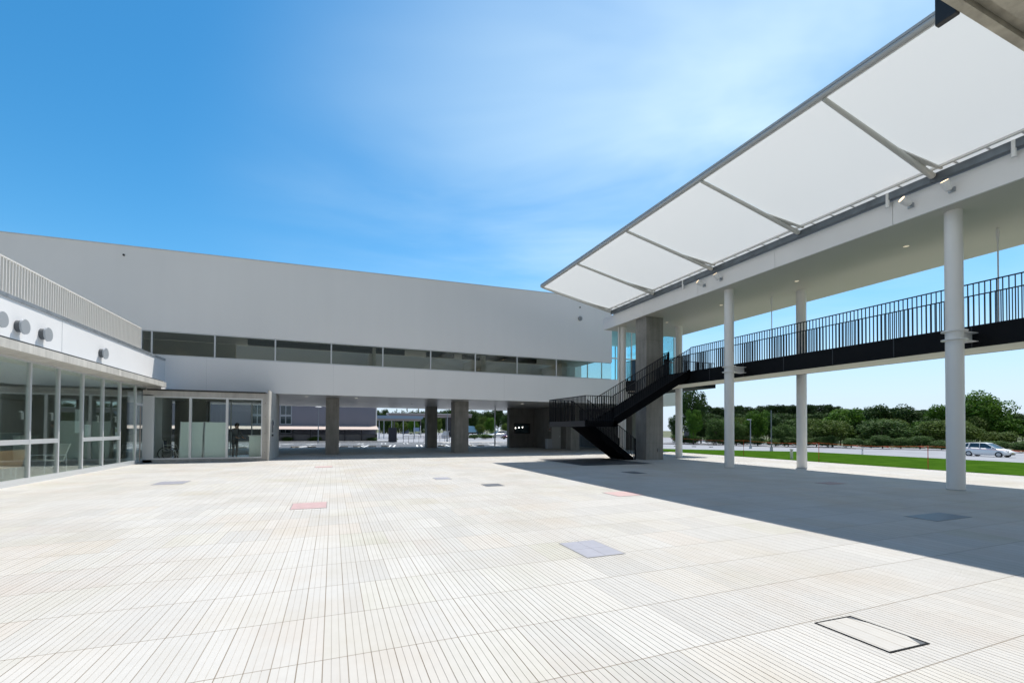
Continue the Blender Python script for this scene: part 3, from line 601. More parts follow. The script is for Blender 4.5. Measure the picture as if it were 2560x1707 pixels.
person('person', J2, E_, R_, (30.9, 93.5, G(30.9, 93.5)-0.02), rad(185), zone2, 'person in pale top walking across the far forecourt before the silver car', 0.95, hr2, [((0.02,0.2,0.82),(0,0,-1),(1,0,0)), ((0.27,-0.18,0.87),(0.4,0,-1),(0,1,0))], (SKIN, simple('pale_top', (0.6, 0.6, 0.6), 0.8), simple('navy_trousers', (0.03, 0.035, 0.06), 0.8), SHOE))

# ------------------------------------------------------------------ glass pavilion on the left
XP = -7.75
P = thing('glass_pavilion', (XP, 16, 0), 'low white pavilion with a full height glass front and a slatted roof rail', 'building')
w = MB(); w.box(XP-0.3, XP, -6, 27.0, 3.6, 4.85); w.build('parapet', WHITE, P)
w = MB(); w.box(XP-0.34, XP+0.03, -6, 26.98, 4.85, 4.95); w.build('coping', GALV, P)
w = MB(); w.box(XP, XP+0.006, 17.9, 17.92, 3.62, 4.84)
w.build('panel_joint', simple('joint_sealant_pale', (0.62, 0.62, 0.62), 0.7), P)
# precast eave slabs with a gutter slot
y = 24.62; ev = MB()
while y > -6:
    y0 = y-1.62; ev.box(XP-0.2, -7.0, y0+0.008, y, 3.372, 3.59); y = y0
ev.build('eave', CONCL, P)
MB().box(XP, -7.06, -6, 24.3, 3.60, 3.615).box(-7.10, -7.07, -6, 24.5, 3.615, 3.645).build('gutter_rail', GALV, P)
MB().box(-7.069, -7.0, -6, 24.2, 3.592, 3.612).build('gutter_slot', BLACK, P)
MB().box(-9.5, XP-0.02, 24.62, 26.98, 3.3, 3.59).box(XP-0.02, -7.2, 24.65, 26.9, 3.2, 3.42).build('eave_return', WHITE, P)
sl_ = MB(); y = 24.6
while y > 2: sl_.box(-7.985, -7.945, y-0.012, y+0.012, 4.95, 5.93); y -= 0.125
sl_.box(-7.99, -7.94, 2, 24.62, 5.93, 5.97); sl_.box(-7.985, -7.945, 2, 24.62, 5.02, 5.05)
x = -8.1
while x > -14: sl_.box(x-0.012, x+0.012, 24.585, 24.615, 4.95, 5.93); x -= 0.125
sl_.build('roof_railing', simple('cream_slat', (0.72, 0.69, 0.64), 0.4), P)
for yv in (14.0, 14.94, 15.81, 16.86, 20.37):
    v = MB().tube((XP, yv, 4.2), (XP+0.13, yv, 4.2), 0.155, n=24).build('vent_cap', simple('vent_hood_dark', (0.10, 0.11, 0.12), 0.5), P)
    MB().tube((XP+0.13, yv, 4.2), (XP+0.17, yv, 4.2), 0.205, 0.195, n=28).build('cover_disc', simple('vent_hood_grey', (0.42, 0.44, 0.46), 0.4, 0.3), v)
MB().box(-13.4, XP-0.3, -6, 27.0, 3.45, 3.62).box(-18, -15.0, -6, 27.0, 3.45, 3.62).build('roof', simple('pavilion_roof', (0.45, 0.45, 0.44), 0.8), P)  # unseen roof slot added to bring daylight into the dark interior
MB().box(-13.4, XP-0.06, -6, 27.0, 3.3, 3.449).box(-18, -15.0, -6, 27.0, 3.3, 3.449).build('ceiling', simple('pavilion_ceiling', (0.80, 0.81, 0.79), 0.6), P)  # ceiling left open below the added roof slot
MB().box(-18, XP-0.06, -6, 27.0, -0.02, 0.09).build('floor', simple('pavilion_floor', (0.52, 0.50, 0.46), 0.35, var=0.04), P)
w = MB(); w.box(-18.2, -18, -6, 27, 0, 3.3); w.box(-18, XP-0.1, -6.2, -6, 0, 3.3); w.box(-18, -9.2, 26.9, 27.0, 0, 3.3); w.build('rear_wall', simple('pavilion_rear_wall', (0.30, 0.30, 0.28), 0.7), P)
w = MB(); w.box(-18, -14.5, 12, 12.2, 0.1, 3.3); w.box(-13.2, -12.8, 18.0, 18.4, 0.1, 3.3); w.box(-13.2, -12.8, 24.0, 24.4, 0.1, 3.3); w.box(-13.2, -12.8, 12.5, 12.9, 0.1, 3.3); w.box(-13.4, -12.6, -6, 26.9, 2.75, 2.9); w.build('inner_frame', simple('pavilion_inner_frame', (0.40, 0.40, 0.38), 0.6), P)
MB().box(XP-0.10, XP+0.03, -6, 23.58, 0.0, 0.115).build('sill', ALU, P)
my = [8.0, 9.4, 10.8, 12.2, 13.6, 15.0, 16.41, 17.81, 19.23, 20.66, 22.07, 23.58]
trans = [1, 0, 1, 1, 0, 1, 1, 0, 1, 1, 0]
for i in range(len(my)-1):
    a, b = my[i], my[i+1]; f = MB(); ww = 0.036; X0, X1 = XP-0.06, XP+0.02
    f.box(X0, X1, a, a+ww, 0.115, 3.372); f.box(X0, X1, b-ww, b, 0.115, 3.372); f.box(X0, X1, a+ww, b-ww, 0.115, 0.165); f.box(X0, X1, a+ww, b-ww, 3.322, 3.372)
    if trans[i]: f.box(X0, X1-0.004, a+ww, b-ww, 1.08, 1.21)
    wo = f.build('window', ALU, P)
    MB().box(XP-0.03, XP-0.018, a+ww, b-ww, 0.165, 3.322).build('pane', GLASS, wo)
    if trans[i]: MB().box(XP-0.10, XP-0.062, b-0.16, b-0.13, 1.75, 1.98).box(XP-0.10, XP-0.062, b-0.26, b-0.13, 1.95, 1.98).build('handle', METW, wo)
f = MB(); f.box(XP-0.08, XP+0.02, 25.06, 25.5, 0.0, 3.372); f.build('corner_post', ALU, P)
f = MB(); f.box(XP-0.06, XP+0.02, 23.58, 25.06, 2.50, 2.60); f.box(XP-0.06, XP+0.02, 25.02, 25.06, 0.02, 2.5); f.box(XP-0.06, XP+0.02, 23.58, 23.63, 0.02, 2.5); f.box(XP-0.06, XP+0.02, 23.58, 25.06, 3.32, 3.372); f.box(XP-0.06, XP+0.02, 23.63, 25.02, 0.02, 0.14)
d = f.build('door', ALU, P); MB().box(XP-0.03, XP-0.018, 23.63, 25.02, 0.14, 3.32).build('pane', GLASS, d); MB().tube((XP+0.07, 23.85, 0.1), (XP+0.07, 23.85, 2.45), 0.022).build('handle', simple('door_bar', (0.35, 0.31, 0.28), 0.35, 0.5), d)
MB().box(XP-0.1, -7.39, 25.5, 26.9, 0.0, 3.3).build('corner_wall', ALU, P)
# furniture seen through the glass
def tube_chair(x, y, rz, label, m):
    t = thing('easy_chair', (0, 0, 0), label, 'chair', 'easy chairs in the pavilion')
    for s_ in (-0.28, 0.28):
        MB().path([(-0.3, s_, 0.0), (-0.28, s_, 0.56), (0.3, s_, 0.56), (0.32, s_, 0.0)], 0.014).build('side_frame', METW, t)
    MB().add([(-0.3, -0.26, 0.42), (0.25, -0.26, 0.34), (0.25, 0.26, 0.34), (-0.3, 0.26, 0.42), (-0.3, -0.26, 0.46), (0.25, -0.26, 0.38), (0.25, 0.26, 0.38), (-0.3, 0.26, 0.46)], [(0,3,2,1),(4,5,6,7),(0,1,5,4),(1,2,6,5),(2,3,7,6),(3,0,4,7)]).build('seat', m, t, bevel=0.01)
    MB().add([(0.22, -0.26, 0.36), (0.26, -0.26, 0.35), (0.26, 0.26, 0.35), (0.22, 0.26, 0.36), (0.42, -0.26, 0.92), (0.46, -0.26, 0.91), (0.46, 0.26, 0.91), (0.42, 0.26, 0.92)], [(0,3,2,1),(4,5,6,7),(0,1,5,4),(1,2,6,5),(2,3,7,6),(3,0,4,7)]).build('backrest', m, t, bevel=0.01)
    t.location = (x, y, 0.09); t.rotation_euler = (0, 0, rz)
CREAM = simple('cream_canvas', (0.62, 0.60, 0.54), 0.7)
tube_chair(-8.5, 19.0, rad(60), 'cream tubular easy chair behind the middle pane facing left', CREAM)
tube_chair(-9.0, 17.4, rad(190), 'cream tubular easy chair behind the second pane', CREAM)
tube_chair(-9.9, 17.9, rad(20), 'grey tubular easy chair standing behind the cream ones', simple('grey_canvas', (0.25, 0.26, 0.26), 0.7))
t = thing('bench_sofa', (-8.5, 16.5, 0.09), 'tan bench sofa with thin legs behind the leftmost pane', 'sofa')
TAN = simple('tan_leather', (0.50, 0.29, 0.15), 0.5)
MB().box(-8.9, -8.2, 15.0, 17.1, 0.42, 0.55).build('seat', TAN, t, bevel=0.02)
MB().add([(-8.25, 15.0, 0.5), (-8.2, 15.0, 0.5), (-8.2, 17.1, 0.5), (-8.25, 17.1, 0.5), (-8.12, 15.0, 0.92), (-8.06, 15.0, 0.92), (-8.06, 17.0, 0.92), (-8.12, 17.0, 0.92)], [(0,3,2,1),(4,5,6,7),(0,1,5,4),(1,2,6,5),(2,3,7,6),(3,0,4,7)]).build('backrest', TAN, t, bevel=0.015)
for yy in (15.2, 16.9):
    for xx in (-8.8, -8.25): MB().tube((xx, yy, 0.09), (xx, yy, 0.43), 0.014, n=8).build('leg', METW, t)
t = thing('low_cabinet', (-11, 19.5, 0.09), 'grey low cabinet standing deep inside the pavilion', 'cabinet')
MB().box(-11.6, -11.0, 17.6, 22.8, 0.09, 1.3).build('body', simple('cabinet_grey', (0.22, 0.25, 0.25), 0.4), t, bevel=0.01); MB().box(-11.65, -10.95, 17.55, 22.85, 1.3, 1.34).build('top', simple('cabinet_top', (0.36, 0.38, 0.37), 0.3), t)
for yy, zz, h_, lb in ((21.1, 1.05, 0.85, 'larger white paper sheet stuck inside the pavilion glass'), (21.75, 0.9, 0.45, 'smaller white paper sheet leaning low inside the pavilion glass')):
    o = MB().box(-8.62, -8.61, yy-0.25, yy+0.25, zz+0.3, zz+0.3+h_).build('paper_sheet', simple('paper', (0.45, 0.50, 0.48), 0.8)); tag(o, lb, 'paper')

# ------------------------------------------------------------------ right-hand roof, columns and canopy
R = thing('walkway_roof', (17.5, 12, 0), 'long flat white roof on slender round columns over the walkway', 'roof')
MB().prism([(15.05, -6), (20.3, -6), (20.3, 22.9), (15.05, 22.9)], 'z', 7.52, 7.6).build('soffit', WARMW, R)
MB().prism([(15.12, -6), (20.2, -6), (20.2, 22.8), (15.12, 22.8)], 'z', 7.6, 8.1).build('roof_deck', GALV, R)
w = MB(); y = 22.9
while y > -6:
    w.box(14.98, 15.05, max(-6, y-3.735), y-0.006, 7.515, 8.20); y -= 3.74
w.box(15.05, 20.3, 22.82, 22.9, 7.603, 8.2); w.build('fascia', WHITE, R)
MB().box(20.3, 20.36, -6, 22.9, 7.52, 8.95).build('shadow_upstand', WHITE, R)  # unseen upstand added; its height places the roof's shadow edge
PIP = simple('column_paint', (0.80, 0.79, 0.765), 0.4)
def column(x, y, r=0.19, collar=False):
    c = MB().tube((x, y, 0), (x, y, 7.52), r, n=28, cap=False).build('column', PIP, R)
    MB().tube((x, y, 0), (x, y, 0.012), r+0.012, n=28).build('base_seal', GALV, c)
    if collar:
        k = MB()
        for z in (4.02, 4.25):
            k.tube((x, y, z), (x, y, z+0.025), r+0.085, n=28); k.prism([(x+0.05, y-0.12), (16.40, y-0.16), (16.40, y+0.16), (x+0.05, y+0.12)], 'z', z+0.003, z+0.022)
        k.box(x+r-0.02, 16.45, y-0.012, y+0.012, 4.045, 4.25); k.build('bridge_bracket', METW, c)
column(15.6, 6.85, collar=True); column(15.6, 14.3, collar=True); column(15.6, 21.85)
column(18.5, 5.75); column(18.5, 13.2); column(18.5, 20.5)
k = MB(); k.tube((15.33, 21.85, 0), (15.33, 21.85, 7.52), 0.055); 
for z in (2.0, 4.2, 6.4): k.tube((15.33, 21.85, z), (15.33, 21.85, z+0.03), 0.07)
k.build('downpipe', PIP, R)
for y_ in (5.0, 8.71, 12.4, 16.16, 19.9): MB().tube((17.13, y_, 7.515), (17.13, y_, 7.522), 0.075, n=16).build('downlight', LAMPD, R)
# canopy of white membrane on steel arms
ARMP = simple('arm_paint', (0.58, 0.58, 0.55), 0.45)
K = thing('membrane_canopy', (12.7, 11, 8.4), 'sloping white membrane canopy on tapered steel arms along the roof edge', 'canopy')
XI, ZI, XO, ZO = 14.86, 8.45, 10.45, 9.30
beams = [21.95, 18.2, 14.45, 10.65, 6.92, 3.15, -0.6, -4.4]
for a, b in zip(beams[:-1], beams[1:]):
    n, m_ = 14, 12; vs = []; y0, y1 = a-0.002, b+0.002
    for i in range(n+1):
        for j in range(m_+1):
            u, v = i/n, j/m_; sag = -0.025*math.sin(math.pi*u)*math.sin(math.pi*v)
            vs.append((XO+0.10+(XI+0.12-XO)*u, y0+(y1-y0)*v, ZO+(ZI-ZO)*(0.10+(XI+0.12-XO)*u)/(XI-XO)+0.03+sag))
    MB().add(vs, [(i*(m_+1)+j, i*(m_+1)+j+1, (i+1)*(m_+1)+j+1, (i+1)*(m_+1)+j) for i in range(n) for j in range(m_)], True).build('membrane', MEMB, K)
for y_ in beams:
    s0, s1 = (0.05, 0.076)
    b_ = MB().tube((XO+0.05, y_, ZO-0.06), (XI-0.06, y_, ZI-0.085), s0, s1, n=14).build('arm', ARMP, K)
    zm = lambda x: ZI+(ZO-ZI)*(XI-x)/(XI-XO)-0.055
    pl = [(XI-1.7, y_-0.02), (XI-0.55, y_-0.02), (XI-0.50, y_-0.10), (XI-0.12, y_-0.20), (XI-0.12, y_-0.25), (XI-0.6, y_-0.19)]
    MB().loft([[(x, y, zm(x)) for x, y in pl], [(x, y, zm(x)+0.035) for x, y in pl]]).build('gusset', ARMP, b_)
e = MB(); e.tube((XO, beams[0]+0.1, ZO+0.02), (XO, beams[-1], ZO+0.02), 0.06, n=12); e.box(XO-0.05, XO+0.05, beams[-1], beams[0]+0.1, ZO+0.075, ZO+0.13); e.build('outer_rail', simple('grey_rail_paint', (0.46, 0.48, 0.49), 0.4), K)
MB().box(XO+0.06, XO+0.10, beams[-1], beams[0]+0.05, ZO-0.03, ZO+0.06).build('edge_clamp', METW, K)
e = MB(); e.bar((XO, beams[0]+0.06, ZO), (XI, beams[0]+0.06, ZI+0.01), 0.07, 0.10); e.build('end_rail', PIP, K)
e = MB(); e.box(XI-0.20, XI-0.12, beams[-1], beams[0]+0.1, ZI+0.02, ZI+0.10)
y = beams[0]
while y > beams[-1]:
    e.box(XI-0.12, XI+0.05, y-0.02, y+0.02, ZI+0.02, ZI+0.06); y -= 0.62
e.build('inner_rail', PIP, K)
w = MB(); y = beams[0]
while y > beams[-1]: w.box(XI-0.03, XI+0.35, y-3.735, y, ZI-0.22, ZI-0.02); y -= 3.745
w.build('gutter', simple('dark_gutter', (0.14, 0.16, 0.18), 0.35, 0.5, var=0.2, scale=3), K)
for y_ in (16.2, 8.0, 5.4):
    MB().tube((XI+0.0, y_, ZI-0.42), (XI+0.0, y_, ZI-0.02), 0.05).build('gutter_outlet', METW, K)
# floodlights on the fascia
for i, (y_, aim, lb) in enumerate(((6.59, (-0.55, 0.10, 0.83), 'white floodlight on the fascia near the big column, aimed up, nearest'), (7.49, (-0.75, 0.35, 0.56), 'white floodlight on the fascia next to the nearest one, turned away'),
                               (14.12, (-0.55, 0.10, 0.83), 'white floodlight on the far fascia, aimed up, above the second column'), (15.03, (-0.75, 0.35, 0.56), 'smaller looking white floodlight on the fascia, farthest along'))):
    t = thing('floodlight', (14.98, y_, 7.9), lb, 'floodlight', 'floodlights on the fascia')
    c = Vector((14.72, y_, 7.93)); a = Vector(aim).normalized()
    hd = MB().tube(c-a*0.11, c+a*0.13, 0.085, 0.10, n=18).tube(c-a*0.15, c-a*0.11, 0.05, 0.085, n=18).build('lamp_head', METW, t)
    MB().tube(c+a*0.13, c+a*0.132, 0.082, n=18).build('lens', LAMPW, hd)
    MB().bar(c-a*0.05, (14.97, y_, 7.86), 0.05, 0.03).box(14.94, 14.98, y_-0.07, y_+0.07, 7.80, 7.92).build('bracket', GALV, t)

# ------------------------------------------------------------------ footbridge
F = thing('footbridge', (17.2, 12, 4.4), 'charcoal steel footbridge with barred railings crossing under the white roof', 'footbridge')
XN, XFAR = 16.45, 17.95
MB().box(XN, XN+0.05, -6, 22.9, 3.88, 4.47).build('near_beam', DARK, F)
MB().box(XFAR-0.05, XFAR, -6, 21.0, 3.88, 4.47).build('far_beam', DARK, F)
MB().box(XN+0.05, XFAR-0.05, -6, 22.9, 3.885, 3.93).build('underside', simple('bridge_underside', (0.70, 0.66, 0.58), 0.5), F)
MB().box(XN+0.05, XFAR-0.05, -6, 22.9, 4.40, 4.45).build('deck', simple('bridge_deck', (0.18, 0.18, 0.18), 0.8), F)
MB().prism([(XFAR, 21.0), (21.8, 21.0), (21.8, 26.9), (19.6, 26.9), (19.6, 22.9), (XFAR, 22.9)], 'z', 4.15, 4.45).build('platform', DARK, F)
st_ = MB(); y = 16.2
while y > -5: st_.box(XN-0.01, XN, y-0.012, y+0.012, 3.9, 4.46); y -= 1.87
st_.build('stiffener', simple('charcoal_rib', (0.03, 0.033, 0.038), 0.5), F)
RAILB = simple('charcoal_rail', (0.007, 0.008, 0.012), 0.5, spec=0.25)
def railing(p, q, z0, z1, parent, step=0.118, name='railing', slope=0.0, barw=0.016):
    p, q = Vector(p), Vector(q); n = max(1, int(round((q-p).length/step))); m = MB()
    hd = Vector((q.x-p.x, q.y-p.y, 0)).normalized(); sx, sy = hd.x, hd.y; fl, fd = 0.006, 0.020     # flat bars set edge-on to the rail
    for i in range(n+1):
        c = p.lerp(q, i/n); m.add([(c.x+a*sx-b*sy, c.y+a*sy+b*sx, c.z+z) for z in (z0, z1-0.01) for a, b in ((-fl, -fd), (fl, -fd), (fl, fd), (-fl, fd))], [(0,3,2,1),(4,5,6,7),(0,1,5,4),(1,2,6,5),(2,3,7,6),(3,0,4,7)])
    m.bar((p.x, p.y, p.z+z1), (q.x, q.y, q.z+z1), 0.035, 0.03)
    m.bar((p.x, p.y, p.z+z0+0.03), (q.x, q.y, q.z+z0+0.03), 0.02, 0.02)
    return m.build(name, RAILB, parent)
railing((XN+0.02, -5, 0), (XN+0.02, 17.45, 0), 4.45, 5.66, F)
railing((XN+0.02, 18.97, 0), (XN+0.02, 22.88, 0), 4.45, 5.66, F)
railing((XFAR-0.02, -5, 0), (XFAR-0.02, 21.0, 0), 4.45, 5.66, F)
railing((XFAR, 21.0, 0), (21.7, 21.0, 0), 4.45, 5.66, F)
for y_ in (6.9, 14.2, -0.4):
    h = MB().tube((XFAR+0.06, y_, 4.2), (XFAR+0.06, y_, 7.52), 0.018, n=10); h.tube((XFAR+0.06, y_, 7.1), (XFAR+0.06, y_, 7.25), 0.02, 0.04, n=12).tube((XFAR+0.06, y_, 7.25), (XFAR+0.06, y_, 7.45), 0.04, 0.04, n=12).tube((XFAR+0.06, y_, 7.45), (XFAR+0.06, y_, 7.52), 0.04, 0.02, n=12); h.build('hanger_rod', METW, F)

# concrete pier beside the stair
t = thing('concrete_pier', (15.75, 19.6, 0), 'tall square concrete pier beside the staircase carrying the white roof', 'pier')
MB().box(15.18, 16.28, 19.2, 20.1, 0, 7.52).build('shaft', CONC, t, bevel=0.012)
for z in (0.45, 1.35, 2.25, 3.15, 5.0, 5.9, 6.8):
    for y_ in (19.4, 19.85): MB().tube((15.175, y_, z), (15.19, y_, z), 0.022, n=8).build('tie_hole', CONCD, t)
    for x_ in (15.4, 16.06): MB().tube((x_, 19.195, z), (x_, 19.21, z), 0.022, n=8).build('tie_hole', CONCD, t)
MB().box(15.9, 16.0, 19.17, 19.2, 0.42, 0.6).build('socket_box', simple('socket_grey', (0.2, 0.2, 0.2), 0.5), t)

# ------------------------------------------------------------------ staircase
T = thing('outdoor_staircase', (12, 19, 0), 'dark steel dog-leg staircase climbing from the plaza to the footbridge', 'staircase')
XL, XS, ZL, ZB = 10.48, 11.95, 1.97, 4.45
MB().box(XL, XS+0.25, 17.45, 21.1, 1.70, 1.97).build('landing', MATT, T)
def flight(y0, y1, xa, za, xb, zb, nm):
    n = round(abs(zb-za)/0.165); dx, dz = (xb-xa)/n, (zb-za)/n
    fl = MB()
    for y_ in (y0, y1-0.03):
        fl.prism([(xa, za-0.28), (xb, zb-0.28), (xb, zb+0.12), (xa, za+0.12)], 'y', y_, y_+0.03)
    fl.prism([(xa, za-0.27), (xb, zb-0.27), (xb, zb-0.22), (xa, za-0.22)], 'y', y0+0.03, y1-0.03)
    f_ = fl.build('flight', MATT, T)
    tr_ = MB()
    for i in range(n):
        x, z = xa+dx*i, za+dz*(i+1); tr_.box(min(x, x+dx), max(x, x+dx), y0+0.03, y1-0.03, z-0.03, z); tr_.box(x-0.006, x+0.006, y0+0.03, y1-0.03, z-abs(dz), z-0.03)
    tr_.build('tread', DARK, f_)
flight(17.45, 18.95, XS, ZL, XN, ZB, 'upper')
flight(19.55, 21.05, 14.65, 0.0, XS-0.15, ZL, 'lower')
railing((XS, 17.47, ZL), (XN, 17.47, ZB), 0.1, 1.15, T); railing((XS, 18.93, ZL), (XN-0.05, 18.93, ZB), 0.1, 1.15, T)
railing((XL+0.02, 17.47, ZL), (XL+0.02, 21.08, ZL), -0.1, 1.12, T, 0.12); railing((XL+0.02, 17.47, ZL), (XS, 17.47, ZL), -0.1, 1.12, T); railing((XL+0.02, 21.06, ZL), (XS-0.15, 21.06, ZL), -0.1, 1.12, T, 0.11)
railing((XS-0.1, 19.57, ZL), (14.75, 19.57, 0.0), 0.1, 1.1, T); railing((XS-0.1, 21.03, ZL), (14.75, 21.03, 0.0), 0.1, 1.1, T)
MB().box(14.72, 14.78, 19.54, 19.60, 0, 1.12).box(14.72, 14.78, 21.0, 21.06, 0, 1.12).box(XN-0.08, XN-0.03, 18.91, 18.96, ZB-0.1, ZB+1.24).build('end_post', DARK, T)
MB().box(XL-0.004, XL, 17.5, 21.05, 1.70, 1.96).build('edge_plate', simple('charcoal_plate', (0.024, 0.026, 0.031), 0.45), T)

# ------------------------------------------------------------------ near eave overhead at the right
t = thing('concrete_eave', (3, 0, 3.4), 'weathered concrete eave overhead in the top right corner', 'eave')
MB().box(1.2, 9.0, 1.055, 1.09, 3.4, 3.75).box(1.2, 9.0, -3.5, 1.01, 3.4, 3.75).box(1.2, 9.0, 1.01, 1.055, 3.43, 3.75).build('slab', CONCE, t)
t = thing('eave_bracket', (2.42, 1.08, 3.3), 'black metal fin hanging from the concrete eave', 'bracket')
MB().box(2.53, 2.56, 1.092, 1.17, 3.395, 3.62).build('fin', BLACK, t, bevel=0.004)

# ------------------------------------------------------------------ trees
def crown(kind, n, leaf, lobes, seed, conical=False, flat=False):
    rng = np.random.default_rng(seed); L_ = []
    for k in range(lobes):
        if conical:
            z = rng.uniform(0.08, 0.97); rr = 0.5*(1-z)**0.8*rng.uniform(0.3, 0.9); a = rng.uniform(0, 6.283); L_.append((rr*np.cos(a), rr*np.sin(a), z, 0.17*(1.15-z)))
        elif flat:
            a = rng.uniform(0, 6.283); rr = rng.uniform(0, 0.42); L_.append((rr*np.cos(a), rr*np.sin(a), rng.choice([0.62, 0.72, 0.82, 0.9])+rng.normal(0, 0.02), rng.uniform(0.10, 0.17)))
        else:
            v = rng.normal(size=3); v /= np.linalg.norm(v); q = rng.uniform(0.45, 0.95)
            L_.append((v[0]*q*0.40, v[1]*q*0.40, 0.56+v[2]*q*0.36*(1 if v[2] > 0 else 1.15), rng.uniform(0.10, 0.2)))
    if not conical and not flat: L_.append((0, 0, 0.55, 0.28))
    L_ = np.array(L_); pr = L_[:, 3]**2; idx = rng.choice(len(L_), n, p=pr/pr.sum()); c = L_[idx]
    v = rng.normal(size=(n, 3)); v /= np.linalg.norm(v, axis=1)[:, None]
    sq = np.array([1, 1, 0.45 if flat else 0.85])
    p = c[:, :3] + v*sq*(c[:, 3]*rng.uniform(0.55, 1.12, n)**0.7)[:, None]
    nrm = v + rng.normal(0, 0.55, (n, 3)) + np.array([0, 0, 0.35]); nrm /= np.linalg.norm(nrm, axis=1)[:, None]
    a = np.cross(nrm, rng.normal(size=(n, 3))); a /= np.linalg.norm(a, axis=1)[:, None]; b = np.cross(nrm, a)
    s = leaf*rng.uniform(0.6, 1.3, n)[:, None]
    V = np.stack([p-a*s, p-b*s*0.6, p+a*s, p+b*s*0.6], 1).reshape(-1, 3)
    me = bpy.data.meshes.new('crown_'+kind); Fc = np.arange(4*n).reshape(n, 4)
    me.from_pydata(V.tolist(), [], Fc.tolist()); me.materials.append(LEAF[kind]); me.update(); return me
def trunk_mesh(kind, h=0.6):
    m = MB(); rng = random.Random(3); m.tube((0, 0, -0.02), (0.01, 0, h*0.5), 0.03, 0.022, 7, False); m.tube((0.01, 0, h*0.5), (0, 0.01, h), 0.022, 0.012, 7, False)
    for k in range(6):
        a = k*1.05+rng.random(); z = h*(0.45+0.09*k); m.tube((0, 0, z), (0.22*math.cos(a), 0.22*math.sin(a), z+0.17), 0.011, 0.004, 5, False)
    me = bpy.data.meshes.new('trunk_'+kind); me.from_pydata(m.v, [], m.f); me.materials.append(BARK); me.update(); return me
PROTO = {}
for k, n, lf, lb, kw in (('dark', 6500, 0.026, 34, {}), ('round', 6500, 0.025, 30, {}), ('bush', 6500, 0.022, 40, {}), ('olive', 6000, 0.023, 38, {}), ('tall', 6000, 0.024, 30, {}), ('big', 14000, 0.020, 56, {}), ('pine', 5000, 0.022, 34, {'flat': True}), ('conifer', 3500, 0.024, 46, {'conical': True})):
    PROTO[k] = ([crown(k, n, lf, lb, hash_ + len(k)*7, **kw) for hash_ in (11, 29)], trunk_mesh(k))
NT = [0]
TREENAME = {'dark': 'evergreen_tree', 'round': 'broadleaf_tree', 'bush': 'shrub', 'olive': 'olive_tree', 'tall': 'evergreen_tree', 'big': 'broadleaf_tree', 'pine': 'pine_tree', 'conifer': 'conifer_tree'}
def tree(kind, x, y, z, h, wd, label, group):
    t = thing(TREENAME[kind], (x, y, z), label, 'shrub' if kind == 'bush' else 'tree', group)
    cm, tm = PROTO[kind]; NT[0] += 1
    c = bpy.data.objects.new('crown', cm[NT[0] % 2]); COL.objects.link(c); c.parent = t; c.scale = (wd, wd, h); c.rotation_euler = (0, 0, NT[0]*1.37)
    if kind in ('bush',): c.location.z = -0.12*h
    k = bpy.data.objects.new('trunk', tm); COL.objects.link(k); k.parent = t; k.scale = (max(wd*0.8, h*0.5), max(wd*0.8, h*0.5), h)
    return t
RT = [('tall',68.0,71.8,-1.05,12.4,6.3,'tall dark evergreen rising above all others beside the pier'),('round',61.0,63.9,-0.88,6.9,3.4,'bright green rounded tree right of the farthest round column'),('dark',67.3,75.4,-1.00,6.4,3.4,'dark tree half hidden between the pier and the farthest column'),
('round',73.6,61.0,-1.05,7.1,5.0,'dark rounded tree on a short trunk beyond two lamp posts'),('bush',74.6,56.4,-1.05,4.8,5.0,'grey green shrub between the tall lamp post and the third column'),('bush',66.4,63.9,-1.01,5.6,5.0,'grey green shrub left of the second column'),('bush',69.9,62.5,-1.05,5.3,4.3,'grey green shrub just right of the second column'),
('round',92.8,57.7,-1.05,7.8,8.0,'large bright crown rising right of the third column'),('olive',80.4,51.9,-1.05,4.9,7.5,'olive toned spreading tree in front of the bright crown'),('bush',90.7,50.0,-1.05,5.5,10.0,'wide grey green shrub in the middle of the right-hand view'),
('dark',115.7,59.3,-1.05,8.8,8.6,'dark tree with a ragged top behind the wide shrub'),('dark',112.5,62.7,-1.05,8.5,7.5,'dark tree left of the ragged topped one behind the shrubs'),('dark',118.7,56.0,-1.05,7.9,7.0,'dark tree just left of the nearest column'),
('big',117.9,47.7,-1.05,10.8,11.0,'big bright green tree standing above the white car'),('olive',96.6,43.3,-1.05,4.9,9.0,'yellowish olive tree behind the nearest column'),('dark',126.9,46.3,-1.05,6.4,6.2,'dark tree at the right edge beyond the car'),('round',115.3,53.0,-1.05,8.7,5.6,'bright crown peeping left of the nearest column'),
('olive',101.9,39.1,-1.05,3.0,6.0,'low yellowish bush behind the white car'),('bush',77.8,55.1,-1.05,3.8,4.8,'small grey green shrub left of the olive spreading tree'),('bush',97.0,47.5,-1.05,3.9,5.7,'small grey green shrub left of the nearest column')]
for a in RT: tree(*a, 'trees beyond the road')
PN = [(90.4,90.9,-0.65,8.9),(92.8,90.0,-0.68,8.5),(95.5,88.9,-0.71,7.9),(98.0,87.9,-0.74,9.0),(100.3,87.0,-0.77,8.9),(103.0,85.9,-0.80,8.5),(105.5,84.9,-0.83,9.2),(107.9,83.9,-0.85,9.4),(110.3,83.0,-0.87,9.2),(112.8,82.0,-0.90,9.4),(114.9,81.1,-0.92,9.3),(117.2,80.2,-0.94,9.6),(119.6,79.3,-0.95,9.6),(122.0,78.3,-0.97,9.3),(126.4,76.6,-1.00,8.6),(131.3,74.6,-1.02,8.5),(137.2,72.3,-1.04,8.9),(143.0,70.0,-1.05,8.5),(151.8,66.5,-1.05,7.8),(156.6,64.5,-1.05,8.8),(161.5,62.6,-1.05,7.8),(165.4,61.1,-1.05,7.4),(168.0,60.1,-1.05,7.5)]
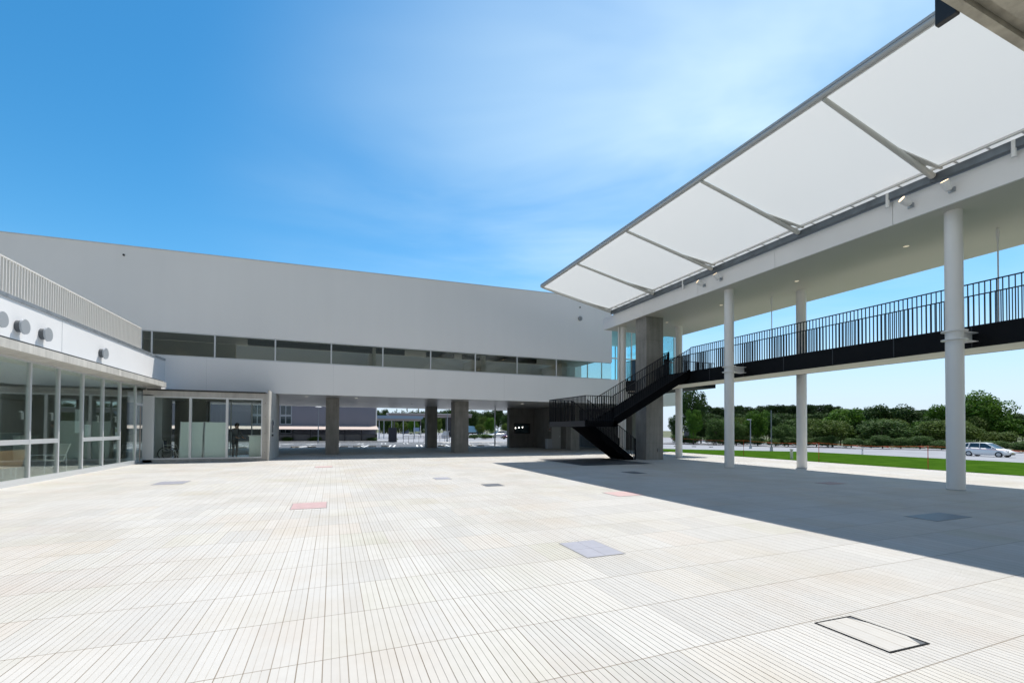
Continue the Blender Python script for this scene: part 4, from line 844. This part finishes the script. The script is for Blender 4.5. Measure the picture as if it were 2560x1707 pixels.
for i, (x, y, z, h) in enumerate(PN):
    tree('pine', x, y, z, h, 5.6, 'flat topped dark pine in the far row behind the roadside trees', 'pines behind the roadside trees')
    tree('dark', x*0.93+1, y*0.93, z, h*0.72, 5.4, 'dark rounded evergreen filling the gap below the pines', 'evergreens below the pines')
for i in range(16):
    f_ = i/15; tree(('dark', 'round', 'olive', 'bush')[(i*7) % 4], 72+44*f_, 74-30*f_+random.uniform(-2, 2), -1.1, random.uniform(5.0, 6.6), random.uniform(5.5, 7.5), 'mid green tree in the wood behind the roadside shrubs', 'trees filling the wood behind the shrubs')
for i in range(26):
    f_ = i/25; x = 62+22*min(1, f_*1.3)+random.uniform(-1, 1); y = 72-46*f_+random.uniform(-1, 1)
    tree('bush', x+2, y, -1.08, random.uniform(1.6, 2.4), random.uniform(3.4, 4.4), 'low dark green shrub in the hedge along the far roadside', 'hedge shrubs along the far roadside')
LT = [('conifer',18.7,186.2,8.6,3.2),('conifer',20.2,185.6,9.2,2.9),('conifer',22.7,190.0,9.8,3.0),('conifer',25.0,194.4,10.5,3.4),('conifer',27.1,193.6,10.8,3.4),('conifer',29.1,192.8,10.8,3.7),('conifer',31.3,191.9,10.7,3.7),('conifer',33.5,191.0,10.7,3.7),('conifer',35.7,195.6,10.6,3.8),
('dark',19.4,175.2,5.9,5.0),('olive',20.8,169.3,4.8,3.9),('olive',24.4,167.9,5.1,3.6),('round',24.9,151.5,5.2,3.9),('dark',29.0,160.6,5.8,5.4),('dark',34.1,169.3,8.3,6.5),('olive',32.8,148.3,6.2,2.9),('dark',37.6,162.5,9.0,6.4),('dark',39.3,156.5,9.1,6.8),('dark',42.0,155.4,9.4,6.3),('olive',46.3,143.0,7.1,3.7),('round',45.8,132.4,6.0,4.5),('dark',47.6,158.5,8.9,6.4),('dark',54.1,161.3,9.6,7.4),('dark',57.9,159.8,9.9,7.4),('dark',54.2,139.8,8.2,6.0),('olive',48.3,126.1,4.2,3.6),('olive',42.5,133.7,3.8,3.5),('dark',61.8,147.5,8.8,7.7)]
NM = {'conifer': ('dark pointed conifer in the far wood seen through the passage', 'conifers of the far wood'), 'dark': ('dark broad evergreen of the far wood seen through the passage', 'evergreens of the far wood')}
OL = iter(['olive tree left of the far shelter roof', 'olive tree seen between the shelter posts', 'slim olive tree behind the dark inner pillar', 'yellow green tree left of the small round tree in the right opening', 'yellow green shrubby tree at the right end of the right opening', 'low yellow green tree above the walking person'])
RO = iter(['bright round tree right of the shelter posts', 'bright round tree in the middle of the right opening'])
for k, x, y, h, wd in LT:
    if k in NM: lb, gr = NM[k]
    else: lb, gr = (next(OL) if k == 'olive' else next(RO)), 'lighter trees seen through the passage'
    tree(k, x, y, -0.37, h, wd, lb, gr)
for i in range(22):
    x = 14+i*2.6; tree('dark', x, 199+((i*37) % 7), -0.37, 9.2+((i*13) % 5)*0.35, 6.5, 'dark tree at the back of the far wood', 'back row of the far wood')
for x, y, h, wd, lb in ((-5.7, 67.3, 0.75, 1.9, 'low green shrub in the bed under the wall windows'), (-2.1, 67.3, 0.7, 2.2, 'low green shrub in the bed left of the passage pillar'), (5.3, 67.3, 0.6, 2.0, 'low green shrub at the right corner of the grey building'), (8.0, 66.9, 0.6, 1.6, 'brownish low shrub beside the dark sign panel'), (27.5, 83, 1.0, 4.5, 'clipped green mound left of the walking person'), (24.4, 80, 0.9, 3.0, 'clipped green mound beside the white sign'), (46.5, 118, 1.3, 4.0, 'rounded hedge bush behind the silver car'), (42.3, 120, 1.3, 3.6, 'rounded hedge bush left of the silver car')):
    tree('bush', x, y, G(x, y)+0.08, h*1.15, wd, lb, 'low shrubs seen through the passage')

# ------------------------------------------------------------------ building, shelter and signs beyond the passage
Q = thing('grey_building', (0, 69, 0), 'large slate grey building with a pale awning beyond the car park', 'building')
w = MB(); w.box(-30, 5.9, 69.3, 80, -0.4, 4.95); w.build('wall', simple('slate_cladding', (0.19, 0.20, 0.25), 0.6, var=0.04, scale=0.4), Q)
MB().box(5.9, 6.06, 69.25, 80, 1.4, 4.97).build('corner_trim', METW, Q)
MB().prism([(66.6, 1.40), (69.3, 1.92), (69.3, 1.98), (66.6, 1.46)], 'x', -30, 6.05).build('awning', simple('pink_awning', (0.52, 0.43, 0.39), 0.6), Q)
for x in (-9, -7.1, -5.0, -2.85, 1.6, 3.83, 5.85): MB().box(x-0.06, x+0.06, 67.7, 67.85, -0.35, 1.52).build('awning_post', simple('dark_post', (0.03, 0.03, 0.04), 0.5), Q)
MB().box(-30, 6.0, 67.9, 68.0, -0.35, 0.72).build('low_wall', simple('grey_low_wall', (0.15, 0.15, 0.16), 0.7), Q); MB().box(-30, 6.0, 67.88, 68.02, 0.72, 0.78).build('low_wall_cap', BLACK, Q)
for x0, z0, z1 in ((-6.75, 3.35, 4.75), (-6.75, 2.1, 3.3), (-6.75, 0.85, 1.5), (-10.2, 3.35, 4.75), (-10.2, 2.1, 3.3)):
    f = MB().box(x0, x0+1.45, 69.22, 69.3, z0, z1).build('window', simple('pale_window_frame', (0.40, 0.46, 0.52), 0.5), Q); p_ = MB()
    p_.box(x0+0.08, x0+0.66, 69.2, 69.22, z0+0.1, z1-0.1); p_.box(x0+0.76, x0+1.36, 69.2, 69.22, z0+0.1, z1-0.1); p_.build('pane', CARGL, f)
Kh = thing('bus_shelter', (10.5, 92, -0.35), 'long low shelter with a pale blue fascia on slim posts', 'shelter')
MB().prism([(6.6, 3.55), (16.6, 3.55), (16.9, 4.15), (6.4, 4.15)], 'y', 90.0, 93.5).build('fascia', simple('blue_grey_fascia', (0.22, 0.30, 0.40), 0.5), Kh); MB().box(6.6, 16.4, 90.3, 93.3, 3.2, 3.55).build('ceiling', simple('shelter_ceiling', (0.30, 0.26, 0.24), 0.6), Kh)
for x, y in ((8.4, 91), (9.5, 93), (13.0, 91), (15.2, 91), (11.0, 93)): MB().tube((x, y, -0.38), (x, y, 3.3), 0.09, n=10).build('post', simple('grey_blue_post', (0.40, 0.44, 0.50), 0.4), Kh)
Kw = thing('covered_walkway', (20, 100, -0.35), 'long covered walkway with a brown edged flat roof behind the shelter', 'shelter')
MB().box(11.6, 31, 104, 108, 4.35, 5.05).build('roof', simple('brown_roof_edge', (0.26, 0.22, 0.22), 0.6), Kw); MB().box(11.5, 31.1, 103.9, 108.1, 5.05, 5.15).build('roof_trim', METW, Kw)
for x in (13, 19, 25, 30.2): MB().box(x-0.1, x+0.1, 105, 105.2, -0.38, 4.35).build('post', simple('walkway_post', (0.06, 0.06, 0.07), 0.5), Kw)
MB().box(25.4, 27.2, 106, 106.3, -0.38, 4.35).build('wall_slab', simple('walkway_wall', (0.05, 0.05, 0.055), 0.6), Kw)
t = thing('sign_panel', (7.6, 63, -0.3), 'tall dark blank sign panel standing at the edge of the car park', 'sign')
MB().box(7.05, 8.15, 63.0, 63.2, -0.2, 1.72).build('panel', simple('dark_blue_panel', (0.02, 0.025, 0.04), 0.5), t, bevel=0.01); MB().box(7.2, 8.0, 63.05, 63.15, -0.32, -0.2).build('foot', GALV, t)
t = thing('direction_sign', (17.0, 95, -0.35), 'small blue and white direction sign on two posts by the shelter', 'sign')
MB().box(15.7, 16.9, 95, 95.06, 1.05, 1.85).build('board', simple('sign_blue', (0.20, 0.30, 0.48), 0.4), t); MB().tube((15.9, 95.1, -0.38), (15.9, 95.1, 1.8), 0.05).tube((17.15, 95.1, -0.38), (17.15, 95.1, 2.3), 0.06).build('post', METW, t)
t = thing('standing_sign', (22.1, 93, -0.35), 'white standing board beside the slim lamp post in the far forecourt', 'sign')
MB().prism([(20.9, -0.37), (22.4, -0.37), (22.3, 1.0), (21.4, 1.05), (20.8, 0.3)], 'y', 91.6, 91.8).build('board', simple('white_board', (0.52, 0.55, 0.60), 0.5), t); MB().box(21.2, 22.6, 91.55, 91.6, 1.05, 1.12).build('cap', METW, t)
t = thing('parking_sign', (27.3, 100, -0.35), 'upright pale blue sign left of the near passage pillar', 'sign')
MB().box(26.8, 27.6, 104, 104.15, 0.2, 1.9).build('board', simple('pale_blue_sign', (0.22, 0.42, 0.60), 0.4), t); MB().box(26.9, 27.5, 104.02, 104.12, -0.38, 0.2).build('foot', GALV, t)
def lamp_post(x, y, z, h, label, head='disc', r=0.05):
    t = thing('lamp_post', (x, y, z), label, 'lamp post', 'lamp posts')
    MB().tube((x, y, z-0.05), (x, y, z+h), r, r*0.75, n=10).build('pole', simple('lamp_pole_grey', (0.22, 0.24, 0.27), 0.4, 0.3), t)
    if head == 'disc':
        MB().tube((x, y, z+h), (x, y, z+h+0.06), 0.12, 0.40, n=18).tube((x, y, z+h+0.06), (x, y, z+h+0.12), 0.40, 0.30, n=18).build('lamp_head', METW, t)
    elif head == 'arm':
        MB().box(x-0.55, x+0.08, y-0.09, y+0.09, z+h, z+h+0.07).build('lamp_head', METW, t)
    MB().box(x-r*1.6, x+r*1.6, y-r*1.6, y+r*1.6, z-0.05, z+0.9 if r > 0.08 else z+0.35).build('base', GALV, t)
lamp_post(-1.65, 60.0, G(-1.6, 60), 4.35, 'slim lamp post with a round white head before the slate wall', r=0.055)
lamp_post(15.65, 65.0, G(15.6, 65), 4.2, 'slim plain lamp post seen between the two dark pillars', 'none', 0.08)
lamp_post(50.6, 43.0, G(50.6, 43)-0.16, 3.75, 'slim lamp post beyond the lawn, left one of two', 'arm', 0.07)
lamp_post(37.5, 29.65, G(37.5, 29.6), 3.75, 'taller looking lamp post at the far edge of the lawn', 'none', 0.055)
lamp_post(66.3, 74.3, G(66.3, 74.3)-0.16, 4.9, 'lamp post with an arm beside the farthest round column', 'arm', 0.06)
lamp_post(37.5, 95.0, -0.37, 4.4, 'lamp post with a small white head by the parked red car', 'arm', 0.05)
t = thing('stone_slab', (73.1, 78.5, -0.97), 'upright grey slab on the roadside right of the farthest column', 'stone slab')
MB().box(72.3, 73.9, 78.2, 78.6, -1.15, 2.1).build('slab', simple('slab_grey', (0.12, 0.13, 0.15), 0.5), t, bevel=0.03); MB().box(72.0, 74.2, 78.0, 78.8, -1.2, -1.0).build('plinth', CONCL, t)
for x, y, lb in ((23.9, 17.65, 'white bollard light at the near lawn edge left of the third column'), (45.7, 26.8, 'white bollard light beyond the lawn')):
    z = G(x, y)-(0.15 if x > 40 else 0); t = thing('bollard_light', (x, y, z), lb, 'bollard', 'white bollard lights')
    MB().tube((x, y, z), (x, y, z+0.42), 0.075, n=16).build('post', METW, t); MB().tube((x, y, z+0.42), (x, y, z+0.50), 0.055, n=16).build('lens', simple('bollard_lens', (0.5, 0.5, 0.48), 0.3), t); MB().tube((x, y, z+0.50), (x, y, z+0.57), 0.09, 0.085, n=16).build('cap', METW, t)
# handrails by the ramp beyond the car park
t = thing('ramp_handrail', (11.5, 60, -0.25), 'grey handrail with several posts along the ramp past the dark panel', 'handrail')
for x0, x1, y in ((8.6, 11.3, 60.0), (12.3, 15.0, 61.0)):
    h = MB()
    for x in span(x0, x1, 4): h.tube((x, y, -0.3), (x, y, 0.62), 0.025, n=6)
    h.tube((x0, y, 0.62), (x1, y, 0.62), 0.03, n=6); h.tube((x0, y, 0.3), (x1, y, 0.3), 0.02, n=6); h.build('rail', simple('handrail_brown', (0.14, 0.12, 0.12), 0.5), t)

# ------------------------------------------------------------------ rope fence on the lawn
RP = thing('rope_fence', (23, 15, 0), 'temporary orange rope fence with red and white ribbons on thin stakes', 'fence')
sk_ = [(22.79, 4.0), (22.8, 10.9), (22.9, 15.45), (24.0, 20.9), (30.6, 33.5), (34.5, 41.0)]
ORG = simple('orange_rope', (0.60, 0.13, 0.03), 0.7); REDST = simple('red_stake', (0.45, 0.05, 0.03), 0.6); RIB = simple('white_ribbon', (0.75, 0.72, 0.72), 0.6); RIBR = simple('red_ribbon', (0.55, 0.13, 0.12), 0.6)
for x, y in sk_: MB().tube((x, y, G(x, y)-0.1), (x, y, G(x, y)+0.98), 0.013, n=8).build('stake', REDST, RP)
rp = MB(); rib = []
for (x0, y0), (x1, y1) in zip(sk_[:-1], sk_[1:]):
    n = 14; pts = [(x0+(x1-x0)*i/n, y0+(y1-y0)*i/n, G(x0, y0)*(1-i/n)+G(x1, y1)*i/n+0.96-0.08*math.sin(math.pi*i/n)) for i in range(n+1)]
    rp.path(pts, 0.006, 5); rib += [pts[i] for i in ((1, 5, 9) if x1 < 25 else (4,))]
rp.build('rope', ORG, RP)
for i, p in enumerate(rib):
    p = Vector(p); d = Vector((0.25, -0.28-0.05*(i % 3), -0.13)); b = MB()
    q1, q2 = p+d*0.45, p+d*0.9; wv = Vector((0, 0, 0.016))
    b.add([p-wv, q1-wv*0.9+Vector((0, 0, 0.02)), q1+wv*0.9+Vector((0, 0, 0.02)), p+wv, p-wv+Vector((0.004, 0, 0)), q1-wv*0.9+Vector((0.004, 0, 0.02)), q1+wv*0.9+Vector((0.004, 0, 0.02)), p+wv+Vector((0.004, 0, 0))], [(0, 1, 2, 3), (7, 6, 5, 4)])
    r1 = b.build('ribbon', RIBR, RP)
    b = MB().add([q1-wv*0.9+Vector((0, 0, 0.02)), q2-wv*0.6, q2+wv*0.6, q1+wv*0.9+Vector((0, 0, 0.02))], [(0, 1, 2, 3)]); b.build('ribbon', RIB, RP)

# ------------------------------------------------------------------ cars
def car(loc, rz, paint, label, length=4.2, height=1.5, name='hatchback_car', plate_c=(0.6, 0.55, 0.2)):
    t = thing(name, (0, 0, 0), label, 'car', 'parked and passing cars'); t['_o'] = (0, 0, 0)
    s = length/4.2; hz = height/1.5
    def ringf(x, zb, zt, wb, wt):
        return [(x*s, -wb, zb*hz), (x*s, -wb*1.02, (zb+0.25)*hz), (x*s, -wb*1.0, (zb*0.3+zt*0.7)*hz), (x*s, -wt, zt*hz), (x*s, wt, zt*hz), (x*s, wb*1.0, (zb*0.3+zt*0.7)*hz), (x*s, wb*1.02, (zb+0.25)*hz), (x*s, wb, zb*hz)]
    body = MB().loft([ringf(-2.08, 0.42, 0.78, 0.66, 0.56), ringf(-2.02, 0.26, 0.95, 0.78, 0.66), ringf(-1.75, 0.22, 1.0, 0.83, 0.74), ringf(-1.0, 0.2, 0.98, 0.85, 0.78), ringf(0.3, 0.2, 0.95, 0.85, 0.78), ringf(1.0, 0.2, 0.90, 0.85, 0.76), ringf(1.55, 0.22, 0.82, 0.82, 0.70), ringf(1.95, 0.25, 0.68, 0.74, 0.58), ringf(2.1, 0.36, 0.58, 0.58, 0.44)], True)
    bo = body.build('body', paint, t)
    def rg(x, z, w_): return [(x*s, -w_, z*hz), (x*s, w_, z*hz)]
    # greenhouse: lower ring at the belt line, upper ring at the roof
    low = [(-1.95, 0.70), (1.12, 0.72)]; upx = [(-1.62, 0.55), (0.15, 0.57)]
    gh = MB()
    L4 = [(-1.92*s, -0.72, 0.97*hz), (1.05*s, -0.75, 0.90*hz), (1.05*s, 0.75, 0.90*hz), (-1.92*s, 0.72, 0.97*hz)]
    U4 = [(-1.60*s, -0.57, 1.44*hz), (0.12*s, -0.59, 1.46*hz), (0.12*s, 0.59, 1.46*hz), (-1.60*s, 0.57, 1.44*hz)]
    gh.add(L4+U4, [(0, 1, 5, 4), (1, 2, 6, 5), (2, 3, 7, 6), (3, 0, 4, 7), (4, 5, 6, 7)]); gh.build('window_glass', CARGL, t)
    rf = MB().loft([[(-1.80*s, -0.54, 1.40*hz), (-1.80*s, 0.54, 1.40*hz), (-1.78*s, 0.52, 1.46*hz), (-1.78*s, -0.52, 1.46*hz)], [(-1.2*s, -0.60, 1.44*hz), (-1.2*s, 0.60, 1.44*hz), (-1.2*s, 0.54, 1.505*hz), (-1.2*s, -0.54, 1.505*hz)], [(-0.3*s, -0.61, 1.455*hz), (-0.3*s, 0.61, 1.455*hz), (-0.3*s, 0.55, 1.515*hz), (-0.3*s, -0.55, 1.515*hz)], [(0.2*s, -0.60, 1.43*hz), (0.2*s, 0.60, 1.43*hz), (0.16*s, 0.54, 1.48*hz), (0.16*s, -0.54, 1.48*hz)]], True).build('roof', paint, t)
    for sd in (-1, 1):
        p_ = MB(); e = 0.012
        p_.bar((1.08*s, sd*0.755, 0.90*hz), (0.14*s, sd*0.60, 1.45*hz), 0.05, 0.07); p_.bar((-0.35*s, sd*0.755, 0.94*hz), (-0.40*s, sd*0.60, 1.45*hz), 0.05, 0.09); p_.bar((-1.35*s, sd*0.74, 0.96*hz), (-1.28*s, sd*0.59, 1.44*hz), 0.05, 0.16); p_.bar((-1.93*s, sd*0.70, 0.97*hz), (-1.64*s, sd*0.56, 1.42*hz), 0.07, 0.14); p_.build('pillar', paint, t)
        MB().ball((0.78*s, sd*0.90, 0.98*hz), 0.10, sc=(0.6, 1.0, 0.7)).build('mirror', paint, t)
        MB().ball((1.88*s, sd*0.56, 0.66*hz), 0.13, sc=(1.5, 0.9, 0.55)).build('headlight', simple('headlight_glass', (0.55, 0.57, 0.6), 0.1, spec=0.9), t)
        MB().ball((-1.98*s, sd*0.62, 0.86*hz), 0.10, sc=(0.6, 0.9, 1.5)).build('tail_light', simple('tail_red', (0.35, 0.02, 0.02), 0.2), t)
        for xw in (1.32, -1.28):
            y0 = sd*0.66; y1 = sd*0.865
            wh = MB().tube((xw*s, y0, 0.31), (xw*s, y1, 0.31), 0.31, n=24).build('wheel', TYRE, t); MB().tube((xw*s, y1, 0.31), (xw*s, y1+sd*0.012, 0.31), 0.20, 0.17, n=20).build('rim', RIM, wh)
    MB().box(2.02*s, 2.12*s, -0.45, 0.45, 0.28*hz, 0.40*hz).build('grille', BLACK, t); MB().box(2.115*s, 2.13*s, -0.17, 0.17, 0.40*hz, 0.50*hz).build('number_plate', simple('number_plate', plate_c, 0.5), t)
    t.location = loc; t.rotation_euler = (0, 0, rz); return t
car((68.3, 27.2, -1.05-0.16), rad(-93), simple('white_car_paint', (0.86, 0.87, 0.88), 0.3, spec=0.4), 'white hatchback driving past beyond the lawn at the right', 4.1, 1.55)
car((33.8, 93.0, -0.37), rad(188), simple('silver_car_paint', (0.62, 0.62, 0.63), 0.3, 0.2), 'silver white van like car parked behind the slim post', 4.2, 1.65)
car((33.5, 84.5, -0.37), rad(200), simple('maroon_car_paint', (0.10, 0.012, 0.03), 0.25), 'dark maroon car parked at the edge of the core wall', 4.0, 1.5)
car((28.4, 168.0, -0.37), rad(175), simple('lime_car_paint', (0.55, 0.60, 0.38), 0.3), 'pale lime car parked far beyond the shelter', 4.8, 1.55)
car((25.6, 169.0, -0.37), rad(180), simple('blue_car_paint', (0.04, 0.08, 0.16), 0.3), 'dark blue car parked left of the pale lime car', 4.2, 1.5)
# truck
t = thing('tipper_truck', (0, 0, 0), 'blue tipper truck with a raised pale blue bed beyond the green mound', 'truck'); BLU = simple('truck_blue', (0.02, 0.10, 0.42), 0.35); PBL = simple('truck_bed_blue', (0.25, 0.50, 0.72), 0.4)
MB().prism([(1.5, 0.6), (3.3, 0.6), (3.3, 1.5), (2.9, 2.3), (1.5, 2.3)], 'y', -1.05, 1.05).build('cab', BLU, t, bevel=0.05); MB().prism([(3.0, 1.5), (3.32, 1.45), (2.95, 2.15), (2.7, 2.2)], 'y', -0.95, 0.95).build('windscreen', CARGL, t); MB().box(1.6, 2.8, -1.065, 1.065, 1.5, 2.1).build('side_window', CARGL, t)
MB().prism([(-3.2, 1.0), (1.3, 1.0), (1.3, 2.2), (0.6, 2.9), (-3.4, 3.2)], 'y', -1.1, 1.1).build('bed', PBL, t); MB().box(-3.2, 3.1, -0.5, 0.5, 0.5, 0.95).build('chassis', BLACK, t)
for xx in (-2.6, -1.3, 2.3):
    for sd in (-1, 1):
        wh = MB().tube((xx, sd*0.75, 0.45), (xx, sd*1.08, 0.45), 0.45, n=20).build('wheel', TYRE, t); MB().tube((xx, sd*1.08, 0.45), (xx, sd*1.09, 0.45), 0.25, n=16).build('rim', RIM, wh)
MB().box(1.6, 2.7, -0.9, 0.9, 2.3, 2.42).build('roof_spoiler', METW, t)
t.location = (41.2, 138, -0.37); t.rotation_euler = (0, 0, rad(-12))
